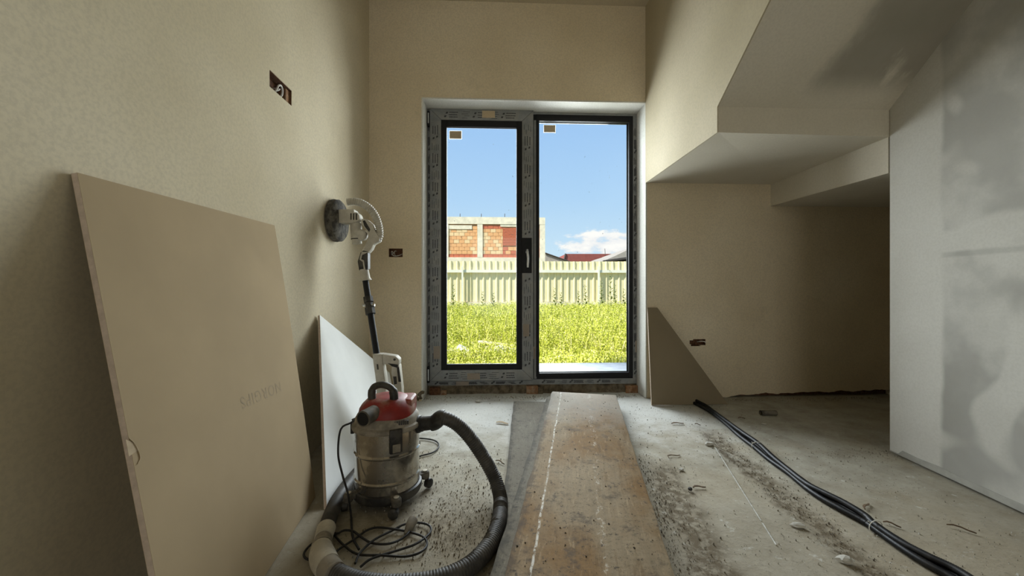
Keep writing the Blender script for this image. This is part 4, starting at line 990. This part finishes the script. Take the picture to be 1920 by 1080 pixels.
tag(gobj, 'bright yellow-green overgrown grass between the terrace and the fence', 'grass', kind='stuff')
def weed(x, y, h, lab):
    m = MB(); st = [Vector((x + .05 * math.sin(i * .9) * i / 6, y, GZ + h * i / 6)) for i in range(7)]
    m.tube(st, [.012 - .0012 * i for i in range(7)], 5)
    t = thing('weed_plant', (x, y, GZ), lab, 'plant', 'tall weeds before the fence')
    m.build('stem', 'weed', t); lf = MB()
    for k in range(26):
        q = .3 + .7 * k / 26; p = Vector((x, y, GZ + h * q)); a = k * 2.4; ln = .20 * (1.15 - q) + .05
        d = Vector((math.cos(a), math.sin(a), .55)).normalized() * ln; sdv = Vector((-math.sin(a), math.cos(a), 0)) * ln * .22
        lf.add([p, p + d * .5 - sdv, p + d, p + d * .5 + sdv], [(0, 1, 2, 3)])
    lf.build('leaves', 'weed', t, smooth=False)
for u, y, h, lab in ((850, 15.8, 1.3, 'green weed by the fence at the far left of the left pane'), (905, 16.0, 1.0, 'low green weed by the fence in the middle of the left pane'), (925, 15.2, .95, 'low green weed by the fence right of the left pane middle'),
                  (1040, 15.5, 1.15, 'leftmost green weed by the fence in the right pane'), (1052, 16.5, .95, 'short weed second from left in the right pane'), (1085, 16.8, 1.0, 'short weed left of the middle weed in the right pane'), (1098, 15.8, 1.25, 'green weed in the middle of the right pane by the fence'),
                  (1128, 15.0, 1.4, 'tall weed just left of the tallest one'), (1145, 15.2, 1.85, 'tallest weed, reaching up the fence in the right pane'), (1153, 16.4, 1.3, 'weed just right of the tallest one'), (1170, 16.6, 1.1, 'rightmost weed by the fence in the right pane')):
    weed(wy(u, 560, y).x, y, h, lab)
# rubble in the grass
def slab(u, v, y, l, w, t_, ry, rz, lab, mat='concrete_pale'):
    c = wy(u, v, y); o = MB().box(-l / 2, l / 2, -w / 2, w / 2, -t_ / 2, t_ / 2).build('concrete_slab', mat, None, .008); o.location = c; o.rotation_euler = (R(-8), R(ry), R(rz)); tag(o, lab, 'rubble', 'rubble in the grass')
slab(930, 645, 6.9, .62, .35, .05, 9, 12, 'tilted pale concrete slab lying in the grass outside')
slab(965, 655, 6.6, .55, .3, .04, 12, -10, 'thin concrete slab in the grass beside the door mullion')
slab(922, 652, 6.8, .30, .25, .07, 2, 25, 'grey block supporting the tilted slab in the grass', 'stone_pale')
for i, (u, v, y, s, lab) in enumerate(((936, 660, 6.45, .12, 'large white stone before the concrete slabs in the grass'), (946, 663, 6.4, .08, 'small white stone right of the large white one'), (862, 664, 6.4, .13, 'left white stone in the low grass'), (876, 664, 6.3, .10, 'white stone in the middle of the low grass patch'), (889, 665, 6.35, .08, 'small pale stone right of the low grass patch'), (845, 666, 6.3, .09, 'pale stone at the left edge of the grass view'), (960, 664, 6.35, .09, 'pale stone under the thin slab'))):
    o = link('stone', lump(s, (1.2, 1, .8), i + 20, .3), 'stone_pale'); p = wy(u, v, y); o.location = (p.x, p.y, GZ + s * .55); tag(o, lab, 'stone', 'stones in the grass')

# ------------------------------------------------------------------ fence of corrugated sheets
FY = 18.0; fz_top, fz_bot = wy(960, 490, FY).z, wy(960, 566, FY).z
fen = thing('fence', (4, FY, GZ), 'cream corrugated metal fence on a concrete plinth across the garden', 'fence')
SW, PITCH = 1.22, .305
sm = MB(); prof = []
for k_ in range(4):
    x = k_ * PITCH; prof += [(x, 0), (x + .045, -.05), (x + .085, -.05), (x + .13, 0)]
prof.append((4 * PITCH, 0)); vs_ = [(x, y, z) for x, y in prof for z in (0, fz_top - fz_bot)]; vs_ += [(x, y + .006, z) for x, y in prof for z in (0, fz_top - fz_bot)]
n2 = len(prof) * 2; fs_ = []
for i in range(len(prof) - 1):
    a = 2 * i; fs_ += [(a, a + 2, a + 3, a + 1), (n2 + a, n2 + a + 1, n2 + a + 3, n2 + a + 2), (a + 1, a + 3, n2 + a + 3, n2 + a + 1), (a, n2 + a, n2 + a + 2, a + 2)]
x_first = wy(1014, 500, FY).x - SW * 14
s0 = sm.add(vs_, fs_).build('metal_sheet', 'fence_sheet', fen, smooth=False)
for i in range(34):
    o = s0 if i == 0 else s0.copy()
    if i: col.objects.link(o)
    o.matrix_parent_inverse = Matrix.Translation(-fen.location); o.location = (x_first + i * SW, FY, fz_bot + .004 * (i % 3))
fx_0, fx_1 = x_first, x_first + 34 * SW
for v0, v1 in ((506, 512),):
    zz0, zz1 = wy(960, v1, FY - .1).z, wy(960, v0, FY - .1).z
    MB().box(fx_0, fx_1, FY - .14, FY - .052, zz0 + .02, zz1).build('rail', 'fence_rail', fen, smooth=False)
i = 0
for u in range(867 - 128 * 5, 1124 + 128 * 5, 128):
    x = wy(u, 500, FY - .2).x; MB().box(x - .04, x + .04, FY - .21, FY - .14, GZ, wy(960, 499, FY).z).build('post', 'fence_rail', fen, smooth=False)
MB().box(fx_0, fx_1, FY - .10, FY + .12, GZ, fz_bot - .01).build('plinth', 'concrete_pale', fen, smooth=False)

# ------------------------------------------------------------------ brick house shell behind the fence
BY = 26.0
def B(u, v): p = wy(u, v, BY); return p.x, p.z
hs_ = thing('brick_house', (-2, BY, GZ), 'unfinished orange brick house with concrete frame behind the fence', 'house')
xl, xr = B(720, 500)[0], B(1022, 500)[0]; ztop = B(960, 408)[1]
MB().box(xl, xr - .02, BY + .06, BY + 8, GZ, ztop - .05).build('wall', 'block_joint', hs_, smooth=False)
def conc(u0, u1, v0, v1, nm, d=.0):
    a, zb_ = B(u0, v1); b, zt_ = B(u1, v0); MB().box(a, b, BY - .02 - d, BY + .058, zb_, zt_).build(nm, 'concrete_pale', hs_, smooth=False)
conc(720, 1022, 408, 419, 'ring_beam', .03)
conc(720, 1022, 483, 493, 'floor_beam', .02)
for u0, u1 in ((833, 841), (895, 905), (1012, 1022), (762, 772)): conc(u0, u1, 419, 483, 'column', .02)
conc(841, 885, 422.5, 429.5, 'lintel'); conc(938, 970, 418.5, 425, 'lintel'); conc(720, 1022, 493, 560, 'ground_wall')
bw, bh = (B(910, 450)[0] - B(900, 450)[0]), (B(900, 440)[1] - B(900, 446.8)[1])
bricks = {}
def brick_mesh(w, h, mt):
    key = (round(w, 2), round(h, 2), mt)
    if key not in bricks:
        o = MB().box(0, w - .018, -.03, .02, 0, h - .018).build('brick', mt, hs_, smooth=False); bricks[key] = o.data; bpy.data.objects.remove(o)
    return bricks[key]
rb = random.Random(5)
def brickfield(u0, u1, v0, v1, w, h, pick):
    xa, za = B(u0, v1); xb, zb_ = B(u1, v0); z = za; r = 0
    while z < zb_ - h * .5:
        x = xa - (w * .5 if r % 2 else 0)
        while x < xb - .04:
            a = max(x, xa); ww = min(x + w, xb) - a
            if ww > .05:
                o = bpy.data.objects.new('brick', brick_mesh(ww, min(h, zb_ - z), pick(r, a))); col.objects.link(o); o.parent = hs_
                o.matrix_parent_inverse = Matrix.Translation(-hs_.location); o.location = (a, BY + .04 + rb.uniform(-.008, .008), z)
            x += w
        z += h; r += 1
brickfield(841, 895, 430, 483, bw, bh, lambda r, a: 'block_red' if r == 0 else ('block_yellow' if rb.random() < .2 else 'block_orange'))
brickfield(885.5, 895, 422.5, 430, bw, bh, lambda r, a: 'block_orange')
brickfield(905, 943, 419.5, 483, bw, bh, lambda r, a: 'block_red' if r in (0, 8, 9) else ('block_yellow' if rb.random() < .62 else 'block_orange'))
brickfield(943, 1012, 425.5, 460, bw * .62, bh * .45, lambda r, a: 'block_red')
brickfield(943, 1012, 460, 483, bw, bh, lambda r, a: 'block_red' if rb.random() < .7 else 'block_orange')
brickfield(772, 833, 419.5, 483, bw, bh, lambda r, a: 'block_orange')
for u in (862, 902, 946, 1004):
    x, z = B(u, 409); MB().cyl((x, BY + .1, z - .1), (x + .02, BY + .1, z + .32), .02, seg=5).build('rebar', 'roof_trim', hs_)

# ------------------------------------------------------------------ roofs of neighbouring houses
def house(name, label, y, dep, pts, wall_u, roofmat, wallmat, ridge_drop=0, trim=True):
    """pts: roof outline pixels at distance y (front slope), extruded backwards"""
    P = [wy(u, v, y) for u, v in pts]; xs = [p.x for p in P]
    t = thing(name, ((min(xs) + max(xs)) / 2, y, GZ), label, 'house')
    r = MB().prism(P, (0, dep, 0)).build('roof', roofmat, t, smooth=False)
    a, b = wall_u; zt_ = min(p.z for p in P)
    MB().box(wy(a, 500, y).x, wy(b, 500, y).x, y + .6, y + dep - .4, GZ, zt_).build('wall', wallmat, t, smooth=False)
    return t, r
t, r = house('neighbour_house', 'low house with plain grey roof right behind the brick house', 42, 9, [(985, 497), (985, 486), (1005, 470), (1022, 474.5), (1060, 487.5), (1086, 497)], (990, 1080), 'roof_grey', 'render_cream')
a, b = wy(1022, 474.3, 41.9), wy(1086, 496.8, 41.9); MB().tube([a, b], .07, 6).build('verge_board', 'roof_trim', r)
t, r = house('neighbour_house', 'distant house with long dark red roof', 75, 10, [(1061, 476), (1165, 476), (1168, 505), (1066, 505), (1057, 486)], (1070, 1160), 'roof_red', 'render_cream')
a, b = wy(1060.5, 475.6, 74.9), wy(1058, 487, 74.9); MB().tube([a, b], .16, 6).build('gable_board', 'roof_trim', r)
t, r = house('neighbour_house', 'pale house with tan ridge roof before the red one', 48, 9, [(1104, 498), (1132, 484), (1150, 477), (1215, 468), (1240, 498)], (1110, 1230), 'roof_tan', 'render_cream')
a = wy(1140, 476, 47); MB().tube([Vector((a.x, 48, a.z - .6)), Vector((a.x - .12, 48, a.z + .75))], .03, 6).build('antenna_mast', 'roof_trim', t)
t, r = house('neighbour_house', 'ochre house with dark eaves at the right of the garden view', 34, 8, [(1132, 489), (1150, 481.5), (1178, 468), (1215, 455), (1300, 470), (1300, 484), (1178, 484.5)], (1136, 1298), 'roof_grey', 'render_orange')
P = [wy(u, v, 33.9) for u, v in ((1132, 488), (1178, 481.5), (1300, 480), (1300, 484), (1178, 485.5), (1133, 491))]
MB().prism(P, (0, .3, 0)).build('eaves_board', 'roof_trim', r, smooth=False)
